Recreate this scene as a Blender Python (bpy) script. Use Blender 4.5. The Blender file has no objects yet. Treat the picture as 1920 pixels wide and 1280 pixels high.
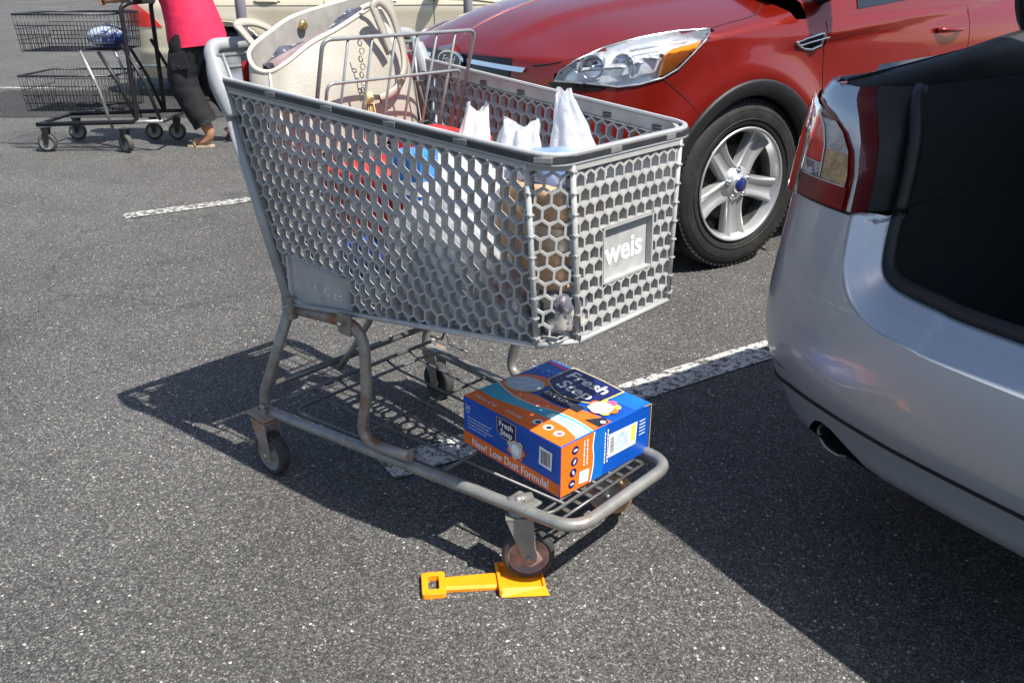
import bpy, bmesh, math, random
from math import sin, cos, pi, radians, atan2, sqrt
from mathutils import Vector as V, Matrix, noise
from mathutils.bvhtree import BVHTree
random.seed(7)
scn = bpy.context.scene
col = scn.collection

# ---------------------------------------------------------------- camera
CAM_H, PITCH = 1.1438, 0.3818
cam_d = bpy.data.cameras.new('camera')
cam = bpy.data.objects.new('camera', cam_d); col.objects.link(cam)
cam.location = (0, 0, CAM_H)
cam.rotation_euler = (pi/2 - PITCH, 0, 0)
cam_d.sensor_width = 36.0
cam_d.lens = 1614.8/1920*36
cam_d.shift_y = -(640-594.4)/1920
cam_d.clip_start = .05; cam_d.clip_end = 2000
scn.camera = cam

# ---------------------------------------------------------------- world and sun
SUN = V((.5103, -.3706, 1.0)).normalized()
w = bpy.data.worlds.new('World'); scn.world = w; w.use_nodes = True
nt = w.node_tree; bg = nt.nodes['Background']
sky = nt.nodes.new('ShaderNodeTexSky'); sky.sky_type = 'NISHITA'; sky.sun_disc = False
sky.sun_elevation = math.asin(SUN.z); sky.sun_rotation = atan2(SUN.x, SUN.y)
sky.air_density = 1.0; sky.dust_density = 1.2; sky.ozone_density = 1.0
nt.links.new(sky.outputs[0], bg.inputs[0]); bg.inputs[1].default_value = .086
sl = bpy.data.lights.new('sun', 'SUN'); sl.energy = 4.4; sl.angle = radians(.55); sl.color = (1, .955, .88)
so = bpy.data.objects.new('sun', sl); col.objects.link(so)
so.rotation_euler = SUN.to_track_quat('Z', 'Y').to_euler(); so.location = (3, -3, 8)
scn.view_settings.view_transform = 'Standard'
try: scn.view_settings.look = 'None'
except Exception: pass
scn.view_settings.exposure = 0.98; scn.view_settings.gamma = 1

# ---------------------------------------------------------------- helpers
def tag(o, label=None, cat=None, group=None, kind=None):
    if label: o['label'] = label
    if cat: o['category'] = cat
    if group: o['group'] = group
    if kind: o['kind'] = kind
    return o
def empty(name, loc=(0,0,0), rz=0, **k):
    o = bpy.data.objects.new(name, None); col.objects.link(o)
    o.empty_display_size = .1
    o.location = loc; o.rotation_euler = (0, 0, rz)
    return tag(o, **k)
def copy_tree(o, parent=None):
    c = o.copy(); col.objects.link(c)
    if parent is not None: c.parent = parent
    for ch in list(o.children): copy_tree(ch, c)
    return c

class MB:
    """collects geometry for one mesh object"""
    def __init__(s): s.v = []; s.f = []; s.m = []; s.mi = 0; s.mats = []; s.sm = []
    def use(s, m):
        if m not in s.mats: s.mats.append(m)
        s.mi = s.mats.index(m); return s
    def vert(s, p): s.v.append(tuple(p)); return len(s.v)-1
    def face(s, ids, smooth=False): s.f.append(tuple(ids)); s.m.append(s.mi); s.sm.append(smooth)
    def poly(s, pts, smooth=False):
        s.face([s.vert(p) for p in pts], smooth)
    def grid(s, rows, closed_u=False, closed_v=False, smooth=True, skip=None):
        ids = [[s.vert(p) for p in r] for r in rows]
        n, m = len(rows), len(rows[0])
        for i in range(n if closed_v else n-1):
            for j in range(m if closed_u else m-1):
                if skip and skip(i, j): continue
                a, b = ids[i][j], ids[i][(j+1) % m]; c, d = ids[(i+1) % n][(j+1) % m], ids[(i+1) % n][j]
                s.face((a, b, c, d), smooth)
        return ids
    def box(s, c, d, R=None, bev=0):
        c = V(c); hx, hy, hz = d[0]/2, d[1]/2, d[2]/2
        def P(x, y, z):
            p = V((x, y, z)); 
            if R is not None: p = R @ p
            return c+p
        if bev <= 0:
            k = [s.vert(P(sx*hx, sy*hy, sz*hz)) for sx in (-1,1) for sy in (-1,1) for sz in (-1,1)]
            for q in ((0,1,3,2),(4,6,7,5),(0,4,5,1),(2,3,7,6),(0,2,6,4),(1,5,7,3)): s.face([k[i] for i in q])
            return
        bm = bmesh.new(); bmesh.ops.create_cube(bm, size=1)
        for v in bm.verts: v.co = V((v.co.x*d[0], v.co.y*d[1], v.co.z*d[2]))
        bmesh.ops.bevel(bm, geom=bm.edges[:], offset=min(bev, .49*min(d)), segments=2, profile=.6, affect='EDGES')
        s.bm(bm, lambda p: P(*p)); 
    def bm(s, bm, fn=lambda p: p, smooth=False):
        bm.verts.ensure_lookup_table(); off = len(s.v)
        bm.verts.index_update()
        for v in bm.verts: s.v.append(tuple(fn(v.co)))
        for f in bm.faces: s.face([off+v.index for v in f.verts], smooth)
        bm.free()
    def tube(s, pts, r, n=8, cap=True, closed=False, smooth=True, prof=None):
        """sweep; r number or list; prof optional list of (a,b) offsets"""
        pts = [V(p) for p in pts]; N = len(pts)
        rows = []; up = None
        for i, p in enumerate(pts):
            if closed: t = (pts[(i+1) % N]-pts[i-1])
            else: t = pts[min(i+1, N-1)]-pts[max(i-1, 0)]
            if t.length < 1e-9: t = V((0,0,1))
            t.normalize()
            if up is None:
                up = V((0,0,1)) if abs(t.z) < .9 else V((1,0,0))
            if prof is not None: up = V((0,0,1)) if abs(t.z) < .95 else up
            a = up.cross(t)
            if a.length < 1e-6: a = V((1,0,0)).cross(t)
            a.normalize(); b = t.cross(a).normalized(); up = b
            rr = r[i] if isinstance(r, (list, tuple)) else r
            if prof is None: rows.append([p+a*(rr*cos(2*pi*k/n))+b*(rr*sin(2*pi*k/n)) for k in range(n)])
            else: rows.append([p+a*x+b*y for x, y in prof])
        ids = s.grid(rows, closed_u=True, closed_v=closed, smooth=smooth)
        if cap and not closed:
            s.face(ids[0][::-1]); s.face(ids[-1])
    def lathe(s, prof, M, n=24, smooth=True, closed=False):
        """prof list of (radius, axial) revolved about local z of matrix M"""
        rows = []
        for r, z in prof:
            rows.append([M @ V((r*cos(2*pi*k/n), r*sin(2*pi*k/n), z)) for k in range(n)])
        s.grid(rows, closed_u=True, closed_v=closed, smooth=smooth)
    def prism(s, pts, h, M=None, smooth=False):
        """closed 2D polygon extruded along local z from 0 to h"""
        M = M or Matrix.Identity(4)
        a = [s.vert(M @ V((x, y, 0))) for x, y in pts]; b = [s.vert(M @ V((x, y, h))) for x, y in pts]
        n = len(pts)
        for i in range(n): s.face((a[i], a[(i+1) % n], b[(i+1) % n], b[i]), smooth)
        s.face(a[::-1]); s.face(b)
    def build(s, name, mat=None, parent=None, weld=False, recalc=False):
        me = bpy.data.meshes.new(name); me.from_pydata(s.v, [], s.f)
        mats = s.mats if s.mats else [mat]
        for m in mats: me.materials.append(m)
        me.polygons.foreach_set('material_index', s.m if s.mats else [0]*len(s.f))
        me.polygons.foreach_set('use_smooth', s.sm)
        me.update()
        if weld or recalc:
            bm = bmesh.new(); bm.from_mesh(me)
            if weld: bmesh.ops.remove_doubles(bm, verts=bm.verts[:], dist=1e-5)
            if recalc: bmesh.ops.recalc_face_normals(bm, faces=bm.faces[:])
            bm.to_mesh(me); bm.free()
        o = bpy.data.objects.new(name, me); col.objects.link(o)
        if parent is not None: o.parent = parent
        return o

def build_split(mb, name, mat=None, parent=None):
    """one object per loose piece"""
    par = list(range(len(mb.v)))
    def find(i):
        while par[i] != i: par[i] = par[par[i]]; i = par[i]
        return i
    for f in mb.f:
        for a in f[1:]: par[find(a)] = find(f[0])
    groups = {}
    for i, f in enumerate(mb.f): groups.setdefault(find(f[0]), []).append(i)
    out = []
    for g in groups.values():
        n = MB(); n.mats = mb.mats; remap = {}
        for i in g:
            ids = []
            for a in mb.f[i]:
                if a not in remap: remap[a] = n.vert(mb.v[a])
                ids.append(remap[a])
            n.f.append(tuple(ids)); n.m.append(mb.m[i]); n.sm.append(mb.sm[i])
        out.append(n.build(name, mat, parent))
    return out
def fillet(pts, r, n=5, closed=False):
    """round the corners of a polyline"""
    pts = [V(p) for p in pts]; N = len(pts); out = []
    for i, p in enumerate(pts):
        if not closed and (i == 0 or i == N-1): out.append(p); continue
        a, b = pts[i-1], pts[(i+1) % N]
        u, w_ = (a-p), (b-p); lu, lw = u.length, w_.length; u.normalize(); w_.normalize()
        rr = r[i] if isinstance(r, (list, tuple)) else r
        ang = u.angle(w_, 0)
        if rr <= 0 or ang > pi-.02: out.append(p); continue
        d = min(rr/max(math.tan(ang/2), 1e-4), .48*lu, .48*lw)
        p0, p1 = p+u*d, p+w_*d
        for k in range(n+1):
            t = k/n; out.append(p0*(1-t)**2+p*(2*t*(1-t))+p1*t*t)
    return out
def smooth_path(pts, n=6, closed=False):
    pts = [V(p) for p in pts]; N = len(pts); out = []
    for i in range(N if closed else N-1):
        if closed: p0, p1, p2, p3 = pts[i-1], pts[i], pts[(i+1) % N], pts[(i+2) % N]
        else: p0, p1, p2, p3 = pts[max(i-1,0)], pts[i], pts[i+1], pts[min(i+2,N-1)]
        for k in range(n):
            t = k/n
            out.append(.5*((2*p1)+(p2-p0)*t+(2*p0-5*p1+4*p2-p3)*t*t+(3*p1-p0-3*p2+p3)*t**3))
    if not closed: out.append(pts[-1])
    return out
def lerp(a, b, t): return a+(b-a)*t
def sstep(a, b, x):
    t = max(0, min(1, (x-a)/(b-a))); return t*t*(3-2*t)
def interp(tab, x):
    if x <= tab[0][0]: return tab[0][1]
    for (a, b), (c, d) in zip(tab, tab[1:]):
        if x <= c: return b+(d-b)*(x-a)/(c-a)
    return tab[-1][1]
def frame(o, x, z):
    """matrix with local x along x, local z along z"""
    x = V(x).normalized(); z = V(z).normalized(); y = z.cross(x).normalized(); x = y.cross(z).normalized()
    return Matrix(((x.x, y.x, z.x, o[0]), (x.y, y.y, z.y, o[1]), (x.z, y.z, z.z, o[2]), (0,0,0,1)))
_tc = {}
def text_geo(t, bold=0.0, shear=0):
    """triangulated lettering of unit height; returns verts, faces, width"""
    k = (t, bold, shear)
    if k in _tc: return _tc[k]
    cu = bpy.data.curves.new('lettering', 'FONT'); cu.body = t; cu.size = 1; cu.offset = bold; cu.shear = shear
    cu.resolution_u = 3
    ob = bpy.data.objects.new('lettering', cu); col.objects.link(ob)
    dg = bpy.context.evaluated_depsgraph_get()
    me = bpy.data.meshes.new_from_object(ob.evaluated_get(dg))
    vs = [v.co.copy() for v in me.vertices]; fs = [tuple(p.vertices) for p in me.polygons]
    bpy.data.objects.remove(ob); bpy.data.curves.remove(cu); bpy.data.meshes.remove(me)
    x0 = min(v.x for v in vs); x1 = max(v.x for v in vs)
    vs = [V((v.x-x0, v.y, 0)) for v in vs]
    _tc[k] = (vs, fs, x1-x0); return _tc[k]
def put_text(mb, t, fn, h, width=None, bold=0.0, center=True, shear=0):
    """fn maps (x,y) on the face to 3D; h letter size; width forces the run length"""
    vs, fs, wd = text_geo(t, bold, shear)
    sx = h if width is None else width/wd
    off = -wd*sx/2 if center else 0
    base = len(mb.v)
    for v in vs: mb.v.append(tuple(fn(v.x*sx+off, v.y*h)))
    for f in fs: mb.face([base+i for i in f])

# ---------------------------------------------------------------- materials
class NT:
    def __init__(s, m): s.t = m.node_tree; s.t.nodes.clear()
    def n(s, typ, **k):
        x = s.t.nodes.new('ShaderNode'+typ)
        for a, b in k.items(): setattr(x, a, b)
        return x
    def l(s, a, b): s.t.links.new(a, b)
def setin(n, name, v):
    if name in n.inputs: n.inputs[name].default_value = v
def mat(name, color, rough=.5, metal=0.0, var=.12, scale=18, bump=0.0, bscale=60, coat=0.0, spec=.5, trans=0.0, ior=1.45,
        color2=None, c2scale=8, c2lo=.5, c2hi=.6, flake=0.0, alpha=1.0, sss=0.0, transl=0.0, rvar=.08):
    m = bpy.data.materials.new(name); m.use_nodes = True; t = NT(m)
    out = t.n('OutputMaterial'); b = t.n('BsdfPrincipled'); t.l(b.outputs[0], out.inputs[0])
    tc = t.n('TexCoord'); nz = t.n('TexNoise'); nz.inputs['Scale'].default_value = scale; nz.inputs['Detail'].default_value = 6
    t.l(tc.outputs['Object'], nz.inputs['Vector'])
    r = t.n('ValToRGB'); r.color_ramp.elements[0].position = .3; r.color_ramp.elements[1].position = .7
    c = V(color[:3]); lo = c*(1-var); hi = c*(1+var)
    r.color_ramp.elements[0].color = (*lo, 1); r.color_ramp.elements[1].color = (*[min(1, x) for x in hi], 1)
    t.l(nz.outputs['Fac'], r.inputs[0]); src = r.outputs[0]
    if color2 is not None:
        n2 = t.n('TexNoise'); n2.inputs['Scale'].default_value = c2scale; n2.inputs['Detail'].default_value = 8; n2.inputs['Roughness'].default_value = .65
        t.l(tc.outputs['Object'], n2.inputs['Vector'])
        r2 = t.n('ValToRGB'); r2.color_ramp.elements[0].position = c2lo; r2.color_ramp.elements[1].position = c2hi
        t.l(n2.outputs['Fac'], r2.inputs[0])
        mx = t.n('MixRGB'); t.l(r2.outputs[0], mx.inputs[0]); t.l(src, mx.inputs[1]); mx.inputs[2].default_value = (*color2[:3], 1)
        src = mx.outputs[0]
    t.l(src, b.inputs['Base Color'])
    b.inputs['Metallic'].default_value = metal
    mr = t.n('MapRange'); mr.inputs['To Min'].default_value = max(.02, rough-rvar); mr.inputs['To Max'].default_value = min(1, rough+rvar)
    n3 = t.n('TexNoise'); n3.inputs['Scale'].default_value = scale*2.3; t.l(tc.outputs['Object'], n3.inputs['Vector'])
    t.l(n3.outputs['Fac'], mr.inputs[0]); t.l(mr.outputs[0], b.inputs['Roughness'])
    setin(b, 'Specular IOR Level', spec); setin(b, 'Coat Weight', coat); setin(b, 'Coat Roughness', .03)
    setin(b, 'Transmission Weight', trans); setin(b, 'IOR', ior); setin(b, 'Alpha', alpha)
    if sss: setin(b, 'Subsurface Weight', sss); setin(b, 'Subsurface Radius', (.01, .006, .004))
    if flake:
        vo = t.n('TexVoronoi'); vo.inputs['Scale'].default_value = 1500; t.l(tc.outputs['Object'], vo.inputs['Vector'])
        gm = t.n('Bump'); gm.inputs['Strength'].default_value = flake; gm.inputs['Distance'].default_value = .0004
        t.l(vo.outputs['Distance'], gm.inputs['Height']); t.l(gm.outputs[0], b.inputs['Normal'])
    if bump:
        n4 = t.n('TexNoise'); n4.inputs['Scale'].default_value = bscale; n4.inputs['Detail'].default_value = 8; t.l(tc.outputs['Object'], n4.inputs['Vector'])
        bp = t.n('Bump'); bp.inputs['Strength'].default_value = bump; bp.inputs['Distance'].default_value = .01
        t.l(n4.outputs['Fac'], bp.inputs['Height']); t.l(bp.outputs[0], b.inputs['Normal'])
    if transl:
        tr = t.n('BsdfTranslucent'); t.l(src, tr.inputs[0]); ms = t.n('MixShader'); ms.inputs[0].default_value = transl
        t.l(b.outputs[0], ms.inputs[1]); t.l(tr.outputs[0], ms.inputs[2]); t.l(ms.outputs[0], out.inputs[0])
    return m

def asphalt(name, k=1.0, paint=None):
    m = bpy.data.materials.new(name); m.use_nodes = True; t = NT(m)
    out = t.n('OutputMaterial'); b = t.n('BsdfPrincipled'); t.l(b.outputs[0], out.inputs[0])
    tc = t.n('TexCoord'); P = tc.outputs['Object']
    def noise_(s, d=6, r=.6):
        n = t.n('TexNoise'); n.inputs['Scale'].default_value = s; n.inputs['Detail'].default_value = d; n.inputs['Roughness'].default_value = r
        t.l(P, n.inputs['Vector']); return n.outputs['Fac']
    def ramp(src, stops):
        r = t.n('ValToRGB'); e = r.color_ramp.elements
        while len(e) < len(stops): e.new(.5)
        for x, (p_, c_) in zip(e, stops): x.position = p_; x.color = (c_, c_, c_, 1) if not isinstance(c_, tuple) else (*c_, 1)
        t.l(src, r.inputs[0]); return r.outputs[0]
    def mix(f, a, c, typ='MIX'):
        x = t.n('MixRGB', blend_type=typ)
        if isinstance(f, float): x.inputs[0].default_value = f
        else: t.l(f, x.inputs[0])
        for i, s_ in ((1, a), (2, c)):
            if isinstance(s_, tuple): x.inputs[i].default_value = (*s_, 1)
            else: t.l(s_, x.inputs[i])
        return x.outputs[0]
    def vor(s):
        # distort so that the stones are not round
        d = t.n('TexNoise'); d.inputs['Scale'].default_value = s*.8; t.l(P, d.inputs['Vector'])
        ad = t.n('MixRGB', blend_type='LINEAR_LIGHT'); ad.inputs[0].default_value = .35/s*1.2
        t.l(P, ad.inputs[1]); t.l(d.outputs['Color'], ad.inputs[2])
        v = t.n('TexVoronoi'); v.inputs['Scale'].default_value = s; t.l(ad.outputs[0], v.inputs['Vector'])
        return v
    v1 = vor(240); v2 = vor(112); v3 = vor(460)
    sep = t.n('SeparateColor'); t.l(v1.outputs['Color'], sep.inputs[0])
    sep2 = t.n('SeparateColor'); t.l(v2.outputs['Color'], sep2.inputs[0])
    sep3 = t.n('SeparateColor'); t.l(v3.outputs['Color'], sep3.inputs[0])
    base = ramp(noise_(1.3, 5), [(.3, (.108*k, .105*k, .100*k)), (.7, (.148*k, .144*k, .137*k))])
    stone = ramp(sep.outputs[0], [(0, .50), (.55, .88), (.85, 1.22), (.965, 1.75), (1, 2.9)])
    edge = ramp(v1.outputs['Distance'], [(.25, 1.0), (.8, .42)])
    fine = ramp(sep3.outputs[1], [(0, .6), (.6, .97), (.93, 1.4), (1, 2.4)])
    c = mix(1.0, mix(1.0, mix(1.0, base, stone, 'MULTIPLY'), edge, 'MULTIPLY'), fine, 'MULTIPLY')
    # MULTIPLY clamps nothing below; lighten overall
    chips = ramp(sep2.outputs[1], [(.962, 0.0), (.972, 1.0)]); chd = ramp(v2.outputs['Distance'], [(.22, 1.0), (.40, 0.0)])
    cf = mix(1.0, chips, chd, 'MULTIPLY')
    c = mix(cf, c, ramp(sep2.outputs[2], [(0, (.30, .28, .24)), (1, (.62, .61, .58))]))
    dirt = mix(1.0, ramp(noise_(.55, 4), [(.35, .84), (.65, 1.1)]), ramp(noise_(3.1, 7, .7), [(.30, .74), (.46, 1.0)]), 'MULTIPLY')
    c = mix(1.0, c, dirt, 'MULTIPLY')
    # hairline cracks, broken up so that only stretches of them show
    dn = t.n('TexNoise'); dn.inputs['Scale'].default_value = 5; dn.inputs['Detail'].default_value = 8; dn.inputs['Roughness'].default_value = .7; t.l(P, dn.inputs['Vector'])
    da = t.n('MixRGB', blend_type='LINEAR_LIGHT'); da.inputs[0].default_value = .13; t.l(P, da.inputs[1]); t.l(dn.outputs['Color'], da.inputs[2])
    vc = t.n('TexVoronoi', feature='DISTANCE_TO_EDGE'); vc.inputs['Scale'].default_value = .85; t.l(da.outputs[0], vc.inputs['Vector'])
    crk = ramp(vc.outputs['Distance'], [(.0, .30), (.0045, 1.0)])
    c = mix(ramp(noise_(.9, 3), [(.50, 0.0), (.58, .85)]), c, mix(1.0, c, crk, 'MULTIPLY'))
    # old oil drips
    c = mix(1.0, c, ramp(noise_(2.2, 5, .55), [(.22, .62), (.31, 1.0)]), 'MULTIPLY')
    if paint is not None:
        wear = ramp(noise_(38, 8, .72), [(paint[0], 0.0), (paint[0]+.07, 1.0)])
        wear2 = ramp(sep.outputs[1], [(.10, 0.0), (.16, 1.0)])
        wv = mix(1.0, wear, wear2, 'MULTIPLY')
        pc = ramp(noise_(9, 6), [(.3, (.40, .40, .375)), (.7, (.56, .56, .525))])
        c = mix(wv, c, pc)
    t.l(c, b.inputs['Base Color']); b.inputs['Roughness'].default_value = .82; setin(b, 'Specular IOR Level', .35)
    h = mix(.45, v1.outputs['Distance'], v3.outputs['Distance'])
    inv = t.n('Math', operation='SUBTRACT'); inv.inputs[0].default_value = 1; t.l(h, inv.inputs[1])
    bp = t.n('Bump'); bp.inputs['Strength'].default_value = .55 if paint is None else .3; bp.inputs['Distance'].default_value = .004
    t.l(inv.outputs[0], bp.inputs['Height']); t.l(bp.outputs[0], b.inputs['Normal'])
    return m

M = dict(
    asphalt=asphalt('asphalt'), asphalt_dark=asphalt('asphalt_dark', .38),
    line=asphalt('worn_paint', 1.0, (.43,)), line2=asphalt('worn_paint_far', 1.0, (.47,)),
    grey_plastic=mat('grey_plastic', (.36,.362,.355), .42, var=.10, scale=30, bump=.05, bscale=200, color2=(.26,.25,.235), c2scale=14, c2lo=.56, c2hi=.75),
    band_plastic=mat('band_plastic', (.038,.04,.045), .35, var=.2),
    handle_plastic=mat('handle_plastic', (.27,.285,.295), .36, var=.12, scale=14, color2=(.20,.205,.21), c2scale=18, c2lo=.56, c2hi=.68), rim_plastic=mat('rim_plastic', (.36,.37,.375), .36, var=.1, scale=20),
    steel=mat('galvanised_steel', (.25,.25,.235), .46, .45, var=.2, scale=25, bump=.06, bscale=150, color2=(.20,.12,.07), c2scale=11, c2lo=.56, c2hi=.70),
    rusty=mat('rusty_steel', (.27,.26,.245), .5, .5, var=.2, scale=30, bump=.10, bscale=120, color2=(.24,.10,.045), c2scale=7, c2lo=.49, c2hi=.60),
    wire=mat('wire_steel', (.13,.13,.128), .42, .5, var=.2, scale=30, color2=(.16,.10,.06), c2scale=14, c2lo=.6, c2hi=.72),
    flap_wire=mat('flap_wire', (.26,.275,.28), .42, .45, var=.12, scale=30),
    rubber=mat('caster_rubber', (.035,.034,.034), .75, var=.3, scale=40, bump=.1, bscale=150),
    hub=mat('caster_hub', (.26,.16,.14), .45, var=.25, scale=35, color2=(.42,.33,.30), c2scale=10),
    grey_hub=mat('caster_grey_hub', (.20,.20,.195), .45, .2, var=.25, scale=35),
    white=mat('white_print', (.82,.82,.80), .5, var=.03),
    red_plastic=mat('red_plastic', (.33,.018,.022), .35, var=.12, scale=14),
)
# ---------------------------------------------------------------- ground
g = MB(); g.poly([(-150,-60,0),(150,-60,0),(150,240,0),(-150,240,0)])
tag(g.build('asphalt_ground', M['asphalt']), kind='structure')
PSI = .5683
LD = V((cos(PSI), sin(PSI), 0)); LN = V((-sin(PSI), cos(PSI), 0))
def stripe(name, lab, n0, wd, t0, t1, m, z=.004):
    # ragged painted strip running along the parking direction
    a, b = [], []; N = 60
    rng = random.Random(int(n0*100))
    for i in range(N+1):
        t = lerp(t0, t1, i/N)
        a.append(LD*t+LN*(n0-wd/2+rng.uniform(-.004,.004))+V((0,0,z)))
        b.append(LD*t+LN*(n0+wd/2+rng.uniform(-.004,.004))+V((0,0,z)))
    s = MB(); s.grid([a, b], smooth=False)
    return tag(s.build(name, m), label=lab, kind='structure')
stripe('parking_line', None, 1.712, .112, .725, 5.6, M['line'])
stripe('parking_line', None, 4.588, .10, .62, 5.6, M['line2'])
stripe('parking_line', None, -1.16, .105, .70, 5.6, M['line2'])
d = MB(); d.poly([(-5.2,7.35,.004),(-1.5,7.35,.004),(-1.5,9.1,.004),(-5.2,9.1,.004)])
tag(d.build('asphalt_patch', M['asphalt_dark']), kind='structure')
s = MB(); s.poly([(-6.5,9.25,.004),(-1.7,9.25,.004),(-1.7,9.38,.004),(-6.5,9.38,.004)])
tag(s.build('parking_line', M['line2']), kind='structure')
# ---------------------------------------------------------------- the big shopping cart
CART_O = V((-.4306, 2.0635, 0)); CART_T = -.7471
cart = empty('shopping_cart', CART_O, CART_T, label='large grey plastic honeycomb shopping cart loaded with bags, standing in the middle', cat='shopping cart')
def clip_poly(poly, clip):
    out = poly; n = len(clip)
    for i in range(n):
        a, b = clip[i], clip[(i+1) % n]; inp = out; out = []
        if not inp: return []
        def side(p): return (b[0]-a[0])*(p[1]-a[1])-(b[1]-a[1])*(p[0]-a[0])
        for j in range(len(inp)):
            p, q = inp[j], inp[(j+1) % len(inp)]; sp, sq = side(p), side(q)
            if sp >= 0: out.append(p)
            if (sp >= 0) != (sq >= 0):
                t = sp/(sp-sq); out.append((p[0]+(q[0]-p[0])*t, p[1]+(q[1]-p[1])*t))
    return out
def area(p): return .5*sum(p[i][0]*p[(i+1) % len(p)][1]-p[(i+1) % len(p)][0]*p[i][1] for i in range(len(p)))
def inset_convex(poly, d):
    # offset every edge inward by d and re-clip
    n = len(poly); big = poly
    for i in range(n):
        a, b = V(poly[i]), V(poly[(i+1) % n]); e = b-a
        if e.length < 1e-6: continue
        nn = V((-e.y, e.x)).normalized()*d
        a2, b2 = a+nn, b+nn; inp = big; out = []
        def side(p): return (b2.x-a2.x)*(p[1]-a2.y)-(b2.y-a2.y)*(p[0]-a2.x)
        for j in range(len(inp)):
            p, q = inp[j], inp[(j+1) % len(inp)]; sp, sq = side(p), side(q)
            if sp >= 0: out.append(p)
            if (sp >= 0) != (sq >= 0):
                t = sp/(sp-sq); out.append((p[0]+(q[0]-p[0])*t, p[1]+(q[1]-p[1])*t))
        big = out
        if len(big) < 3: return []
    return big
def hex_panel(mb, A, B, C, D, outward, w=.0268, lip=.0042, depth=.0155, hole_rect=None, phase=(0,0), vs=1.13):
    """honeycomb sheet on quad A(bottom start) B(bottom end) C(top end) D(top start)"""
    A, B, C, D = V(A), V(B), V(C), V(D)
    N = ((C-A).cross(D-B)).normalized()
    if N.dot(V(outward)) < 0: N = -N
    X = (C-D).normalized(); X = (X-N*X.dot(N)).normalized(); Y = N.cross(X)
    if Y.z < 0: Y = -Y
    O = D
    def to2(p): d = p-O; return (d.dot(X), d.dot(Y))
    def to3(q, k): return O+X*q[0]+Y*q[1]+N*k
    quad = [to2(p) for p in (A, B, C, D)]
    if area(quad) < 0: quad = quad[::-1]
    xs = [q[0] for q in quad]; ys = [q[1] for q in quad]
    R = w/sqrt(3); pitch = 1.5*R*vs
    r0 = int(min(ys)/pitch)-2; r1 = int(max(ys)/pitch)+2; c0 = int(min(xs)/w)-2; c1 = int(max(xs)/w)+2
    for r in range(r0, r1+1):
        for c in range(c0, c1+1):
            cx = (c+.5*(r % 2))*w+phase[0]; cy = r*pitch+phase[1]
            hx = [(cx+R*sin(pi/3*k), cy+R*vs*cos(pi/3*k)) for k in range(6)][::-1]
            cell = clip_poly(hx, quad)
            if len(cell) < 3 or abs(area(cell)) < 2e-6: continue
            if hole_rect:
                x0, x1, y0, y1 = hole_rect
                dist = [(x0-cx, [(x0-9,-9),(x0,-9),(x0,9),(x0-9,9)]), (cx-x1, [(x1,-9),(x1+9,-9),(x1+9,9),(x1,9)]), (y0-cy, [(-9,y0-9),(9,y0-9),(9,y0),(-9,y0)]), (cy-y1, [(-9,y1),(9,y1),(9,y1+9),(-9,y1+9)])]
                dm = max(dist, key=lambda q: q[0])
                if dm[0] < R*1.3:
                    cell = clip_poly(cell, dm[1])
                    if len(cell) < 3 or abs(area(cell)) < 2e-6: continue
            if area(cell) < 0: cell = cell[::-1]
            # merge near-duplicate points
            cc = [cell[0]]
            for q in cell[1:]:
                if (q[0]-cc[-1][0])**2+(q[1]-cc[-1][1])**2 > 1e-8: cc.append(q)
            cell = cc
            if len(cell) < 3: continue
            hole = inset_convex(cell, lip/2)
            # make a ring by pairing each hole vertex with the projection on the cell border
            if len(hole) < 3:
                mb.poly([to3(q, 0) for q in cell]); continue
            cen = (sum(q[0] for q in hole)/len(hole), sum(q[1] for q in hole)/len(hole))
            if len(hole) == len(cell): outer = cell
            else:
                outer = []
                for q in hole:
                    dx, dy = q[0]-cen[0], q[1]-cen[1]; L = sqrt(dx*dx+dy*dy)+1e-9
                    outer.append((q[0]+dx/L*lip*.55, q[1]+dy/L*lip*.55))
            n = len(hole)
            f_o = [mb.vert(to3(q, 0)) for q in outer]; f_h = [mb.vert(to3(q, 0)) for q in hole]
            h2 = [(lerp(q[0], cen[0], -.02), lerp(q[1], cen[1], -.02)) for q in hole]
            b_h = [mb.vert(to3(q, -depth)) for q in h2]; b_o = [mb.vert(to3(q, -depth)) for q in outer]
            for i in range(n):
                j = (i+1) % n
                mb.face((f_o[i], f_o[j], f_h[j], f_h[i])); mb.face((f_h[i], f_h[j], b_h[j], b_h[i])); mb.face((b_h[i], b_h[j], b_o[j], b_o[i]))
    return to2, to3

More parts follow.
